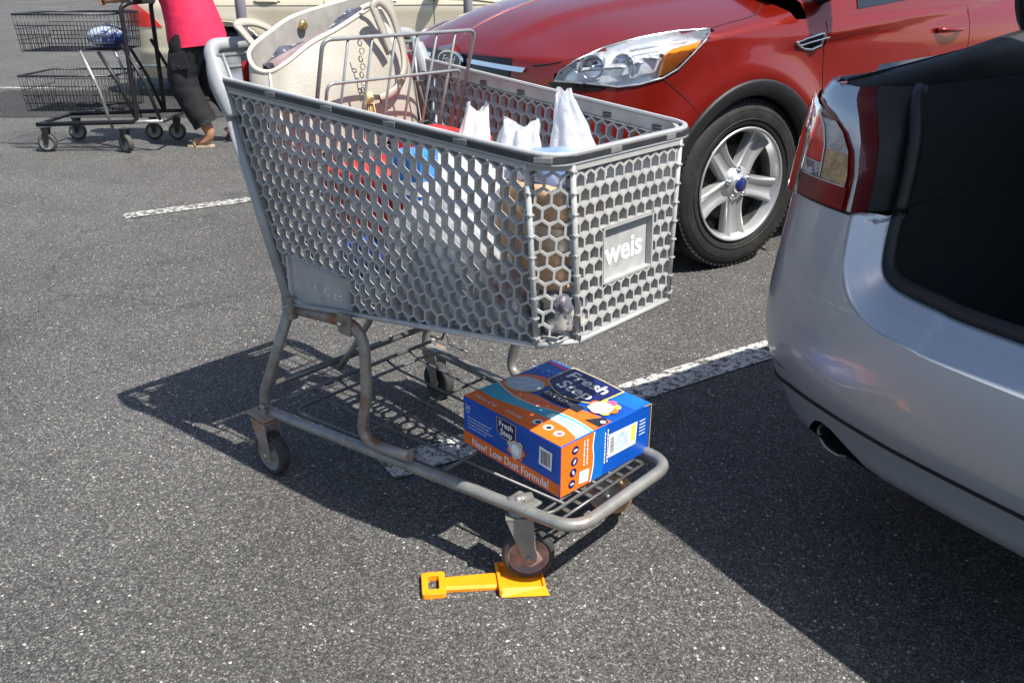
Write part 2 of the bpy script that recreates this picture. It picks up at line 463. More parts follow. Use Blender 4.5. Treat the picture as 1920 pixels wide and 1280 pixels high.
RR = (.0255, .2806, .9356); RF = (.8628, .2075, .8724); BR = (.1522, .25, .464); BF = (.8716, .1884, .5511)
CH = .050            # corner chamfer
def onside(P, Q, d): # point at distance d from Q towards P
    P, Q = V(P), V(Q); return Q+(P-Q).normalized()*d
def sy(p, s): return V((p[0], p[1]*s, p[2]))
TOPB = .024
def drop(p, q, d): # move from top p towards bottom q by d
    p, q = V(p), V(q); return p+(q-p).normalized()*d
gp = M['grey_plastic']
for s in (-1, 1):
    rr, rf, br, bf = sy(RR,s), sy(RF,s), sy(BR,s), sy(BF,s)
    rfs = onside(rr, rf, CH); bfs = onside(br, bf, CH)
    m = MB()
    t2, t3 = hex_panel(m, br, bfs, drop(rfs, bfs, TOPB), drop(rr, br, TOPB), (0, s, 0), phase=(.004,.006), w=.0300, vs=1.10, hole_rect=(.155,.345,-.430,-.325) if s == -1 else None)
    # solid top band with slots, bottom lip, rear and front uprights
    m.tube([drop(rr, br, TOPB*.5), drop(rfs, bfs, TOPB*.5)], 0, prof=[(-.004,-TOPB/2),(.004,-TOPB/2),(.004,TOPB/2),(-.004,TOPB/2)], smooth=False)
    m.tube([br+V((0,0,-.002)), bfs+V((0,0,-.002))], .0055, 6)
    m.tube([drop(rfs, bfs, .01), bfs], .0052, 6)
    m.tube([drop(rr, br, .01), br], .0065, 6)
    if s == -1:
        # recessed name plate on the near flank
        fr = [(.155,-.430),(.345,-.430),(.345,-.325),(.155,-.325)]
        m.poly([t3(q, -.006) for q in fr])
        m.grid([[t3(q, -.002) for q in fr],[t3(q, .004) for q in fr],[t3(((q[0]-.25)*.96+.25,(q[1]+.3775)*.94-.3775), .001) for q in fr],[t3(((q[0]-.25)*.96+.25,(q[1]+.3775)*.94-.3775), -.006) for q in fr]], closed_u=True, smooth=False)
    side_panel = m.build('side_panel', gp, cart)
    if s == -1:
        side_t3 = t3
# front panel with chamfered corners
def frontpt(top, s, inset=CH):
    P, Q = (RF, RF) if top else (BF, BF)
    return V((P[0], s*(P[1]-inset), P[2]))
m = MB()
A, B = frontpt(False, -1), frontpt(False, 1); C_, D_ = frontpt(True, 1), frontpt(True, -1)
t2, front_t3 = hex_panel(m, A, B, drop(C_, B, TOPB), drop(D_, A, TOPB), (1,0,0), phase=(.006,.004), hole_rect=(.085,.235,-.215,-.113))
m.tube([drop(D_, A, TOPB/2), drop(C_, B, TOPB/2)], 0, prof=[(-.004,-TOPB/2),(.004,-TOPB/2),(.004,TOPB/2),(-.004,TOPB/2)], smooth=False)
m.tube([A+V((0,0,-.002)), B+V((0,0,-.002))], .0055, 6)
for s in (-1, 1):
    a, b = frontpt(False, s), frontpt(True, s)
    m.tube([drop(b, a, .01), a], .0052, 6)
fr = [(.085,-.215),(.235,-.215),(.235,-.113),(.085,-.113)]
m.poly([front_t3(q, -.012) for q in fr])
m.grid([[front_t3(q, .001) for q in fr],[front_t3(((q[0]-.16)*.95+.16,(q[1]+.164)*.93-.164), .001) for q in fr],[front_t3(((q[0]-.16)*.95+.16,(q[1]+.164)*.93-.164), -.012) for q in fr]], closed_u=True, smooth=False)
m.build('front_panel', gp, cart)
for s in (-1, 1):
    m = MB()
    rfs = onside(sy(RR,s), sy(RF,s), CH); bfs = onside(sy(BR,s), sy(BF,s), CH); a, b = frontpt(False, s), frontpt(True, s)
    hex_panel(m, bfs, a, drop(b, a, TOPB), drop(rfs, bfs, TOPB), (1, s, 0), phase=(.003,.004), depth=.010)
    m.tube([drop(rfs, bfs, TOPB/2), drop(b, a, TOPB/2)], 0, prof=[(-.004,-TOPB/2),(.004,-TOPB/2),(.004,TOPB/2),(-.004,TOPB/2)], smooth=False)
    m.tube([bfs+V((0,0,-.002)), a+V((0,0,-.002))], .0055, 6)
    # ladder of ribs beside the corner strip
    for (P, Q) in ((rfs, bfs), (b, a)):
        for k in range(9):
            p = P.lerp(Q, .08+k*.11); m.box(p, (.012,.012,.003))
    m.build('corner_panel', gp, cart)
# name plate lettering
m = MB()
put_text(m, 'weis', lambda x, y: front_t3((.160+x, -.186+y), -.0112), .058, .114, bold=.026)
m.build('lettering', M['white'], cart)
m = MB()
put_text(m, "r'  D·zd", lambda x, y: side_t3((.275+x, -.388+y), -.0052), .030, .085)
m.build('worn_lettering', mat('worn_print', (.55,.57,.58), .6, var=.5, scale=90), cart)

# rim: light lip, dark band with grey clips
rim_pts = [sy(RR,-1), sy(RF,-1), sy(RF,1), sy(RR,1)]
def rimline(off, dz, r=.065):
    q = []
    for p in rim_pts: 
        sgn = 1 if p.y > 0 else -1
        q.append(V((p.x+(off if p.x > .5 else 0), p.y+sgn*off, p.z+dz)))
    return fillet(q, r, 8)
m = MB(); m.tube(rimline(0, .004), 0, prof=[(-.0048,-.003),(.0046,-.003),(.0052,-.001),(.0040,.0026),(-.0040,.0026),(-.0052,0)], smooth=False)
m.build('rim', M['rim_plastic'], cart)
m = MB(); m.tube(rimline(.0036, -.0050), 0, prof=[(-.0028,-.0046),(.0028,-.0046),(.0036,0),(.0028,.0046),(-.0028,.0046)], smooth=False)
m.build('rim_band', M['band_plastic'], cart)
m = MB()
line = rimline(.0040, -.0050)
acc = 0
for a, b in zip(line, line[1:]):
    L = (b-a).length; k = 0
    while acc < L:
        t = (b-a).normalized(); p = a+t*acc
        m.box(p, (.030,.0066,.0096), frame((0,0,0), t, (0,0,1)).to_3x3(), bev=.0012); acc += .165
    acc -= L
build_split(m, 'rim_clip', mat('clip_plastic', (.17,.175,.18), .5, var=.15, scale=40), cart)
m = MB(); m.tube(rimline(.0026, -.0125), .0040, 6)
m.build('lower_rim', M['handle_plastic'], cart)
# slots seen on the inside of the far band
m = MB()
for k in range(6):
    p = sy(RR,1).lerp(sy(RF,1), .12+k*.155); p = drop(p, sy(BR,1).lerp(sy(BF,1), .12+k*.155), .016)
    for dz in (-.004, .002): m.box(p+V((0,-.0045,dz)), (.022,.002,.004))
build_split(m, 'band_slot', M['band_plastic'], cart)

# basket floor: coarse honeycomb
m = MB()
f0, f1 = sy(BR,-1), sy(BF,-1); f2, f3 = sy(BF,1), sy(BR,1)
hex_panel(m, f0+V((.01,.01,.004)), f1+V((-.012,.01,.004)), f2+V((-.012,-.01,.004)), f3+V((.01,-.01,.004)), (0,0,-1), w=.046, lip=.009, depth=.008, vs=1)
m.build('basket_floor', gp, cart)

# rear wire gate
m = MB()
def gate(u, v):  # u across -1..1, v 0 bottom..1 top
    a = V(BR).lerp(V(RR), v); return V((a.x+.008, u*(a.y-.012), a.z))
for k in range(15):
    u = -1+2*k/14; m.tube([gate(u, .02), gate(u, .90)], .0024, 5)
for v in (.02,.25,.48,.7,.90): m.tube([gate(-1, v), gate(1, v)], .003, 5)
m.build('rear_gate', M['wire'], cart)
# rods over the gate and red plastic panel
m = MB()
m.tube([(.005,-.275,.981),(.005,.275,.981)], .0045, 7); m.tube([(.008,-.27,.957),(.008,.27,.957)], .0045, 7)
for s in (-1,1): m.tube([(.008,s*.262,.985),(.03,s*.25,.90),(.06,s*.245,.83)], .004, 6)
m.build('gate_rod', M['flap_wire'], cart)
m = MB()
prof = fillet([(-.222,.84,0),(.222,.84,0),(.228,.970,0),(-.228,.970,0)], .018, 4, closed=True)
Mx = Matrix(((0,0,1,.018),(1,0,0,0),(0,1,0,0),(0,0,0,1)))
m.prism([(p.x, p.y) for p in prof], .005, Mx)
m.build('seat_back', M['red_plastic'], cart)

# child seat: hinged wire flap, wire seat
m = MB()
FX, FT, FW = .285, 1.022, .205
def flap(y, z): return V((FX+(z-FT)*.30, y, z))
m.tube(fillet([flap(-FW,.70), flap(-FW,FT), flap(FW,FT), flap(FW,.70)], .02, 5), .0043, 8)
m.tube(fillet([flap(-FW+.022,.80), flap(-FW+.022,.936), flap(FW-.022,.936), flap(FW-.022,.80)], .015, 5), .0036, 7)
for y0, y1 in ((-.145,-.085),(-.025,.035),(.09,.145)):
    m.tube(fillet([flap(y0,.70), flap(y0,FT-.004)], 0), .0030, 6)
    m.tube(fillet([flap(y1,.70), flap(y1,FT-.004)], 0), .0030, 6)
for z in (.70,.76): m.tube([flap(-FW,z), flap(FW,z)], .0036, 6)
m.build('seat_flap', M['flap_wire'], cart)
m = MB()
for k in range(11):
    y = -.2+.04*k; m.tube([(.06,y,.775),(.215,y,.78)], .0028, 5)
for x in (.07,.12,.165,.21): m.tube([(x,-.205,.779),(x,.205,.779)], .003, 5)
m.build('seat_rack', M['wire'], cart)

# handle with moulded ends
m = MB()
pts = fillet([(.052,-.276,.86),(.004,-.280,.955),(-.016,-.276,1.000),(-.016,.276,1.000),(.004,.280,.955),(.052,.276,.86)], [0,.08,.036,.036,.08,0], 8)
m.tube(pts, .0150, 12)
for s in (-1,1): m.tube(smooth_path([(.002,s*.279,.975),(.012,s*.281,.945),(.03,s*.281,.905),(.05,s*.277,.862)]), [.015+.006*sin(pi*k/18) for k in range(19)], 10)
m.build('handle', M['handle_plastic'], cart)
m = MB()
for y in (-.178,.178): m.tube([(-.016,y-.008,1.0),(-.016,y+.008,1.0)], .0172, 12)
build_split(m, 'handle_collar', M['band_plastic'], cart)
# rear uprights
for s in (-1,1):
    m = MB()
    m.tube([(.040,s*.283,.875),(.152,s*.253,.462)], .0105, 10)
    m.build('rear_post', M['handle_plastic'], cart)

# chassis: two bent side rails joined by the front bar
def rail(s):
    return [(.158,s*.250,.470),(.018,s*.262,.205),(.012,s*.262,.165),(.06,s*.259,.157),(.896,s*.158,.1796)]
pts = fillet(rail(-1)[:2]+[V((.008,-.262,.152))]+[V((.896,-.1585,.1796)), V((.896,.1585,.1796)), V((.008,.262,.152))]+rail(1)[:2][::-1], [0,.02,.055,.058,.058,.055,.02,0], 9)
m = MB(); m.tube(pts, .0128, 12)
m.build('chassis_frame', M['steel'], cart)
for s in (-1,1):
    m = MB()
    pts = fillet([(.150,s*.240,.446),(.400,s*.240,.476),(.392,s*.240,.32),(.352,s*.235,.187),(.50,s*.220,.203)], [0,.07,0,.045,0], 8)
    m.tube(pts, .0122, 12)
    m.build('support_leg', M['rusty'], cart)
    for x, d_ in ((.150,(.034,.020,.052)),(.350,(.040,.010,.046))):
        m = MB(); m.box((x,s*.252,.455+.075*(x-.15)), d_, bev=.003); m.lathe([(0,.012),(.005,.011),(.0055,.006),(.0055,0)], frame((x,s*.257,.458+.075*(x-.15)), (1,0,0), (0,s,0)), 10)
        m.build('bracket', M['steel'], cart)
m = MB()
m.tube(fillet([(.20,-.012,.475),(.19,-.045,.40),(.12,-.07,.285),(.06,-.072,.215)], .06, 6), .008, 8)
m.build('stay_rod', M['steel'], cart)

# lower rack
m = MB()
m.tube([(.030,-.262,.222),(.030,.262,.222)], .0085, 9)
m.tube([(.062,-.235,.190),(.062,.235,.190)], .005, 7)
rk = fillet([(.095,-.236,.172),(.095,.236,.172),(.820,.150,.172),(.820,-.150,.172)], .03, 5, closed=True)
m.tube(rk, .0040, 7, closed=True)
for k in range(1,6):
    u = -1+k/3.0; m.tube([(.062,.235*u,.186),(.10,.235*u,.174),(.820,.150*u,.174)], .0033, 6)
for x in (.30,.55,.80):
    wd = lerp(.236,.150,(x-.095)/.725); m.tube([(x,-wd,.168),(x,wd,.168)], .0036, 6)
m.tube([(.834,-.15,.158),(.834,.15,.158)], .0036, 6)
for k in range(9): m.box((.828,-.14+k*.035,.165), (.016,.010,.004))
m.tube(fillet([(.05,.245,.20),(.09,.25,.20),(.11,.25,.235),(.12,.25,.195),(.2,.245,.196)], .008, 3), .0032, 6)
m.build('lower_rack', M['wire'], cart)

# casters
def caster(x, y, top, yaw, r=.0535, lift=0, hub=None, plate=None, label=None, tyre=None):
    """wheel on the ground at x,y; yaw of rolling direction in the cart frame"""
    c = empty('caster', (x, y, 0), yaw); c.parent = cart
    if label: c['label'] = label
    z = r+lift
    A = frame((0,0,z), (1,0,0), (0,-1,0))
    m = MB(); t = .0145
    m.lathe([(r*.78,-t),(r*.93,-t),(r*.99,-t*.6),(r,0),(r*.99,t*.6),(r*.93,t),(r*.78,t),(r*.76,t*.55),(r*.76,-t*.55)], A, 36, closed=True)
    m.build('tyre', tyre or M['rubber'], c)
    m = MB()
    for q in (1,-1):
        m.lathe([(r*.79,t*.9*q),(r*.72,t*1.0*q),(r*.68,t*.55*q),(r*.45,t*.45*q),(r*.30,t*.5*q),(r*.26,t*1.05*q),(0,t*1.05*q)], A, 36)
    m.build('rim', hub or M['hub'], c)
    m = MB(); pm = plate or M['steel']
    for q in (1,-1):
        y_ = q*.0205
        pts = [(-.045,top-.012),(-.006,z-.014),(.004,z-.017),(.015,z-.008),(.017,z+.004),(.008,top-.012)]
        Mx = Matrix(((1,0,0,0),(0,0,1,y_-.0012),(0,1,0,0),(0,0,0,1)))
        m.prism(pts, .0024, Mx)
        m.lathe([(0,.006*q),(.006,.005*q),(.0065,0)], frame((.002,y_,z), (1,0,0), (0,1,0)), 10)
    m.box((-.018,0,top-.011), (.056,.046,.004), bev=.001)
    m.lathe([(0,.012),(.016,.012),(.020,.004),(.020,0)], frame((-.02,0,top-.009), (1,0,0), (0,0,1)), 14)
    m.build('fork', pm, c)
    m = MB(); m.lathe([(0,.034),(.006,.033),(.008,.028),(.008,0)], frame((-.02,0,top-.006), (1,0,0), (0,0,1)), 12)
    m.lathe([(.013,.006),(.013,.0)], frame((-.02,0,top+.012), (1,0,0), (0,0,1)), 6, smooth=False)
    m.build('bolt', M['steel'], c)
    return c
fork_rust = mat('rusty_fork', (.27,.23,.20), .6, .3, var=.25, color2=(.36,.16,.07), c2scale=16, c2lo=.5, c2hi=.6)
caster(.770,-.150,.165, .747+radians(2), lift=.0075, label='front caster wheel resting on the orange plastic tool')
caster(.752, .146,.165, radians(22), tyre=mat('tan_tread', (.42,.24,.12), .6, var=.25, scale=30))
caster(.045,-.275,.150, radians(4), hub=M['grey_hub'], plate=fork_rust)
caster(.045, .275,.150, radians(-2), hub=M['rubber'], plate=fork_rust)
for s in (-1,1):
    m = MB(); m.box((.020 if s<0 else .02, s*.272, .148), (.075,.05,.008), bev=.002); m.build('caster_plate', fork_rust, cart)
    m = MB(); m.tube([(.74,s*.178,.178),(.76,s*.13,.176)], .012, 8); m.box((.752,s*.150,.170), (.06,.055,.006), bev=.002); m.build('caster_plate', M['steel'], cart)
# ---------------------------------------------------------------- litter box on the lower rack
BX, BY, BT = .6692, .0502, -.0818; BL, BW, BH, BZ = .2964, .2725, .1178, .1765
bo = CART_O+V((cos(CART_T)*BX-sin(CART_T)*BY, sin(CART_T)*BX+cos(CART_T)*BY, BZ))
lbox = empty('litter_box', bo, CART_T+BT, label='blue and orange cardboard cat litter box on the lower rack of the cart', cat='box')
P_ = dict(blue=mat('print_blue', (.004,.075,.42), .38, var=.10, scale=12, coat=.2), orange=mat('print_orange', (.86,.16,.012), .38, var=.06, coat=.2),
          teal=mat('print_teal', (.03,.42,.60), .38, var=.25, scale=25, coat=.2), navy=mat('print_navy', (.008,.014,.10), .38, var=.1, coat=.2),
          gold=mat('print_gold', (.62,.50,.22), .4, var=.1), pale=mat('print_pale', (.48,.58,.68), .4, var=.2, scale=60), white=M['white'],
          black=mat('print_black', (.02,.024,.035), .4, var=.2), pink=mat('print_pink', (.75,.12,.25), .4, var=.1), yellow=mat('print_yellow', (.80,.62,.10), .4, var=.1),
          midblue=mat('print_mid_blue', (.006,.14,.50), .38, var=.1, coat=.2), ltteal=mat('print_light_teal', (.42,.74,.76), .4, var=.35, scale=40))
m = MB()
# slightly bulged carton with crisp but rounded edges
bm = bmesh.new(); bmesh.ops.create_cube(bm, size=1)
for v in bm.verts: v.co = V((v.co.x*BL, v.co.y*BW, (v.co.z+.5)*BH))
bmesh.ops.bevel(bm, geom=bm.edges[:], offset=.0028, segments=3, profile=.5, affect='EDGES')
m.bm(bm); m.build('carton', P_['blue'], lbox)
LAY = .0005
def T(x, y, k): return V((x, y, BH+LAY*k))
def Nf(x, y, k): return V((x, -BW/2-LAY*k, y))
def Ff(x, y, k): return V((BL/2+LAY*k, x, y))
def flat(mb, fn, pts, k, m_): mb.use(m_); mb.poly([fn(x, y, k) for x, y in pts])
def curve2(pts, n=5): return [(p.x, p.y) for p in smooth_path([(x, y, 0) for x, y in pts], n)]
def disc(cx, cy, rx, ry=None, n=22, rot=0): 
    ry = ry or rx; c_, s_ = cos(rot), sin(rot)
    return [(cx+rx*cos(2*pi*k/n)*c_-ry*sin(2*pi*k/n)*s_, cy+rx*cos(2*pi*k/n)*s_+ry*sin(2*pi*k/n)*c_) for k in range(n)]
hx, hy = BL/2-.0012, BW/2-.0012
def strip(mb, fn, lo, hi, k, m_, n=24, x0=-hx, x1=hx):
    mb.use(m_)
    for i in range(n):
        xa, xb = lerp(x0, x1, i/n), lerp(x0, x1, (i+1)/n)
        mb.poly([fn(xa, interp(lo, xa), k), fn(xb, interp(lo, xb), k), fn(xb, interp(hi, xb), k), fn(xa, interp(hi, xa), k)])
def dense(tab): return [(p[0], p[1]) for p in curve2(tab, 6)]
# top face
mb = MB()
strip(mb, T, [(-hx,-hy),(hx,-hy)], dense([(-hx,-.092),(-.09,-.095),(-.01,-.080),(.06,-.073),(.12,-.078),(hx,-.094)]), 1, P_['orange'])
strip(mb, T, dense([(-hx,-.092),(-.09,-.095),(-.01,-.080),(.06,-.073),(.12,-.078),(hx,-.094)]), dense([(-hx,-.036),(-.11,-.050),(-.066,-.059),(-.01,-.056),(.04,-.043),(.095,-.039),(hx,-.046)]), 1, P_['teal'])
strip(mb, T, dense([(-hx,-.036),(-.11,-.050),(-.066,-.059),(-.01,-.056),(.04,-.043),(.095,-.039),(hx,-.046)]), dense([(-hx,-.027),(-.127,-.022),(-.09,-.030),(-.04,-.018),(.03,-.020),(.075,.005),(hx,.012)]), 1, P_['orange'])
strip(mb, T, dense([(.04,-.070),(.095,-.074),(hx,-.090)]), dense([(.04,-.050),(.095,-.044),(hx,-.050)]), 2, P_['ltteal'], 10, .04, hx)
strip(mb, T, dense([(-hx,-.036),(-.11,-.050),(-.066,-.059),(-.01,-.056),(.04,-.043),(.095,-.039),(hx,-.046)]), dense([(-hx,-.034),(-.11,-.047),(-.066,-.056),(-.01,-.053),(.04,-.040),(.095,-.036),(hx,-.043)]), 2, P_['white'])
strip(mb, T, [(-hx,.075),(hx,.085)], [(-hx,hy),(hx,hy)], 1, P_['midblue'])
flat(mb, T, [(.105,-.024),(.126,.014),(.146,.004),(.146,-.024)], 3, P_['black'])
flat(mb, T, disc(.138,-.004,.006), 4, P_['white'])
flat(mb, T, [(-.044,.021),(.072,.014),(.074,-.012),(-.040,-.010)], 4, P_['black'])
# crest swoosh over the ellipse
flat(mb, T, disc(-.098,.022,.050,.030,rot=.5), 2, P_['orange'])
flat(mb, T, disc(-.096,-.002,.047,.038,rot=.35), 3, P_['gold'])
flat(mb, T, disc(-.096,0,.043,.034,rot=.35), 4, P_['pale'])
# flower badge
for k in range(8):
    a = 2*pi*k/8; flat(mb, T, disc(.098+.023*cos(a), .044+.024*sin(a), .012), 6 if k % 2 else 7, (P_['orange'], P_['yellow'], P_['pink'], P_['yellow'])[k % 4])
flat(mb, T, disc(.096,.036,.026), 8, P_['pale']); flat(mb, T, disc(.096,.036,.018), 9, P_['white'])
for i, (x, y) in enumerate([(.047,-.101),(.078,-.101),(.110,-.103)]):
    flat(mb, T, disc(x, y, .011), 3, P_['white']); flat(mb, T, disc(x+.002, y, .006), 4, (P_['navy'], P_['black'], P_['pink'])[i])
flat(mb, T, [(-hx,.118),(-.085,.112),(-.085,.124),(-hx,.130)], 3, P_['pink'])
mb.build('top_print', None, lbox)
def shield(cx, cy, s):
    return [(cx+x*s, cy+y*s) for x, y in curve2([(-.5,.34),(0,.36),(.5,.34)],3)+curve2([(.5,.34),(.49,0),(.44,-.24),(0,-.40),(-.44,-.24),(-.49,0),(-.5,.34)],4)[1:-1]]
mb = MB()
def T2(x, y, k):  # top shield leans with the print
    return T(x, y-.05*x, k)
flat(mb, T2, shield(0,.080,.162), 5, P_['gold']); flat(mb, T2, shield(0,.080,.152), 6, P_['navy'])
flat(mb, Nf, shield(-.007,.092,.060), 3, P_['gold']); flat(mb, Nf, shield(-.007,.092,.056), 4, P_['navy'])
mb.build('shield_emblem', None, lbox)
mb = MB()
put_text(mb, 'Fresh', lambda x, y: T2(x, .087+y, 7.5), .047, .118, bold=.022)
put_text(mb, 'Step', lambda x, y: T2(x+.004, .041+y, 7.5), .050, .098, bold=.022)
put_text(mb, 'EXTREME', lambda x, y: T(x+.006, -.002-.06*x+y, 5.5), .017, .088, bold=.01)
put_text(mb, 'Febreze', lambda x, y: T(-.096+x*.94-y*.3, -.006+x*.34+y, 5.5), .018, .062)
put_text(mb, 'Multi-Cat', lambda x, y: T(-.095+x, -.122+y, 2.5), .018, .07)
put_text(mb, 'SCENTED', lambda x, y: T(-.01+x, -.118+y, 2.5), .012, .05)
put_text(mb, 'Fresh', lambda x, y: Nf(-.007+x, .095+y, 5.5), .0185, .042, bold=.02)
put_text(mb, 'Step', lambda x, y: Nf(-.006+x, .077+y, 5.5), .0195, .036, bold=.02)
put_text(mb, 'New! Low Dust Formula!', lambda x, y: Nf(.0+x, .010+y, 2.5), .026, .235, bold=.018)
put_text(mb, '20', lambda x, y: Nf(-.131+x, .092+y, 2.5), .014, .016)
put_text(mb, 'LB', lambda x, y: Nf(-.131+x, .083+y, 2.5), .008, .010)
mb.build('lettering', M['white'], lbox)
# near flank
mb = MB()
flat(mb, Nf, [(-hx,.004),(hx,.004),(hx,.032),(-hx,.036)], 1, P_['orange'])
for k in range(7):
    a = 2*pi*k/7; flat(mb, Nf, disc(.022+.019*cos(a), .058+.017*sin(a), .0085), 3, (P_['orange'], P_['gold'])[k % 2])
flat(mb, Nf, disc(.022,.058,.019), 4.5, P_['pale']); flat(mb, Nf, disc(.022,.058,.0125), 5.5, P_['white'])
flat(mb, Nf, [(.091,.097),(.127,.095),(.125,.053),(.089,.056)], 3, P_['white'])
for i, (y, L) in enumerate([(.072,.075),(.064,.07),(.056,.075),(.048,.06)]):
    x = -.132
    rng = random.Random(i)
    while x < -.132+L:
        d_ = rng.uniform(.003,.010); flat(mb, Nf, [(x,y),(x+d_,y),(x+d_,y+.0028),(x,y+.0028)], 2, P_['pale']); x += d_+.002
mb.build('side_print', None, lbox)
mb = MB(); mb.use(P_['black'])
x = .095
rng = random.Random(4)
while x < .121:
    d_ = rng.uniform(.0006,.002); mb.poly([Nf(x,.060,4),Nf(x+d_,.060,4),Nf(x+d_,.091,4),Nf(x,.091,4)]); x += d_+rng.uniform(.0008,.0022)
y = .046
while y < .083:
    d_ = rng.uniform(.0006,.002); mb.poly([Ff(.008,y,3),Ff(.020,y,3),Ff(.020,y+d_,3),Ff(.008,y+d_,3)]); y += d_+rng.uniform(.0008,.0022)
mb.build('barcode', None, lbox)
# front face
mb = MB()
w_ = dense([(.003,-.050),(.035,-.043),(.06,-.042),(.085,-.045),(BH-.002,-.041)])
mb.use(P_['orange'])
def fstrip(lo, hi, k, n=20):
    for i in range(n):
        za, zb = lerp(.003, BH-.002, i/n), lerp(.003, BH-.002, (i+1)/n)
        mb.poly([Ff(lo(za), za, k), Ff(hi(za), za, k), Ff(hi(zb), zb, k), Ff(lo(zb), zb, k)])
fstrip(lambda z: -hy, lambda z: interp(w_, z), 1)
mb.use(P_['white']); fstrip(lambda z: interp(w_, z)-.001, lambda z: interp(w_, z)+.002, 2)
mb.use(P_['midblue']); fstrip(lambda z: interp(w_, z)+.002, lambda z: interp(w_, z)+.035, 1)
for i, (x, y) in enumerate([(-.096,.096),(-.098,.071),(-.101,.047),(-.104,.022)]):
    flat(mb, Ff, disc(x, y, .0095), 3, P_['navy']); flat(mb, Ff, disc(x, y, .0062, .003, rot=i), 4, P_['pale'])
flat(mb, Ff, [(-.082,.041),(-.054,.038),(-.057,.010),(-.084,.013)], 3, P_['white'])
flat(mb, Ff, [(-.078,.036),(-.060,.034),(-.061,.016),(-.079,.018)], 4, P_['pale'])
flat(mb, Ff, [(.004,.092),(.093,.090),(.090,.038),(.003,.038)], 2, P_['white'])
flat(mb, Ff, [(.074,.086),(.088,.086),(.087,.050),(.073,.050)], 2.6, P_['yellow'])
flat(mb, Ff, [(.024,.084),(.066,.084),(.066,.046),(.024,.046)], 2.6, P_['pale'])
for j, x in enumerate((-.072,-.063,-.010,-.002)):
    y = .05 if j < 2 else .03; rng = random.Random(j+9)
    top = .108 if j < 2 else .1
    while y < top:
        d_ = rng.uniform(.003,.009); flat(mb, Ff, [(x,y),(x+.0032,y),(x+.0032,y+d_),(x,y+d_)], 3, P_['white']); y += d_+.002
for j in range(5): flat(mb, Ff, [(.100,.085-j*.008),(.120,.085-j*.008),(.120,.088-j*.008),(.100,.088-j*.008)], 2, P_['pale'])
mb.build('front_print', None, lbox)
mb = MB(); mb.box((BL/2+.0012, BW/2-.0006, BH/2), (.0026,.0030,BH-.006), bev=.0008); mb.box((BL/2+.0012, BW/2-.012, BH-.0012), (.0022,.024,.0016), bev=.0006)
mb.build('cardboard_edge', mat('raw_cardboard', (.34,.24,.15), .8, var=.2, scale=60), lbox)

# ---------------------------------------------------------------- orange tool under the caster
def cpt(x, y, z=0):
    return CART_O+V((cos(CART_T)*x-sin(CART_T)*y, sin(CART_T)*x+cos(CART_T)*y, z))
orange = mat('orange_plastic', (.88,.30,.008), .34, var=.08, scale=20, coat=.15, sss=0)
to = cpt(.735,-.205); tdir = (cpt(.81,-.128)-cpt(.65,-.32)); ta = atan2(tdir.y, tdir.x)
tool = empty('toy_shovel', to, ta, label='small orange plastic shovel with square loop handle lying under the front caster', cat='shovel')
# local: x runs from handle to blade
mb = MB()
rng_ = fillet([(-.151,-.034,0),(-.103,-.034,0),(-.103,.034,0),(-.151,.034,0)], .008, 4, closed=True)
inn = fillet([(-.138,-.020,0),(-.116,-.020,0),(-.116,.020,0),(-.138,.020,0)], .004, 4, closed=True)
n = len(rng_)
H_ = .013
rows = [[V((p.x,p.y,.001)) for p in rng_],[V((p.x,p.y,H_-.002)) for p in rng_],[V((lerp(p.x,-.127,.04),p.y*.96,H_)) for p in rng_],[V((p.x,p.y,H_)) for p in inn],[V((p.x,p.y,.001)) for p in inn]]
mb.grid(rows, closed_u=True, closed_v=True, smooth=False)
mb.build('grip', orange, tool)
mb = MB()
mb.grid([[(-.104,y,z) for y, z in ((-.019,.001),(-.020,.008),(-.013,.0125),(.013,.0125),(.020,.008),(.019,.001))],[( .006,y,z) for y, z in ((-.024,.001),(-.024,.006),(-.018,.010),(.018,.010),(.024,.006),(.024,.001))]], closed_u=True, smooth=False)
mb.build('shaft', orange, tool)
mb = MB()
# shallow tray blade: flat floor, raised back and side lips, bevelled front lip
mb.box((.050,0,.0035), (.090,.088,.005))
mb.box((.004,0,.009), (.007,.090,.015), bev=.002)
mb.box((.052,.044,.008), (.088,.006,.013), bev=.002)
mb.grid([[(.004,-.046,.001),(.097,-.050,.001)],[(.004,-.050,.003),(.099,-.056,.003)],[(.006,-.034,.013),(.094,-.036,.010)],[(.006,-.030,.0062),(.094,-.032,.0062)]], smooth=False)
mb.poly([(.004,-.046,.001),(.004,-.050,.003),(.006,-.034,.013),(.006,-.030,.006)])
mb.poly([(.097,-.050,.001),(.094,-.032,.0062),(.094,-.036,.010),(.099,-.056,.003)])
mb.box((.092,.005,.007), (.006,.080,.008), bev=.002)
mb.build('blade', orange, tool)
# ---------------------------------------------------------------- red SUV
# local axes: x forward, y to its left (towards the cart), y=0 the outer flank, centre line y=-SW
SW, SXC, SP = .875, .10, 2.9
S_N = [(.20,.73),(.28,.80),(.40,.845),(.52,.862),(.64,.865),(.74,.860),(.79,.853),(.83,.843),(.87,.823),(.905,.793),(.95,.75),(1.0,.70)]
S_I = [(.20,.12),(.26,.07),(.34,.035),(.45,.014),(.60,.004),(.75,.003),(.86,.0),(.92,.004),(.97,.022),(1.02,.06)]
def s_flare(x, z):
    o = 0
    for cx in (-.012, -2.69):
        r = sqrt((x-cx)**2+(z-.345)**2)
        o += .026*math.exp(-((r-.43)/.075)**2)*sstep(.15, .40, z)
    return o
def s_inset(x, z):
    i = interp(S_I, z)
    if x < .2:
        k = sstep(.0, -.45, x); zc = .885+.097*(-x-.3)
        i += k*(.016*sstep(zc+.004, zc-.022, z)*(1-.8*sstep(zc-.03, zc-.26, z)))
        i += .012*sstep(-1.0,-3.4,x)
    return i - s_flare(x, z)
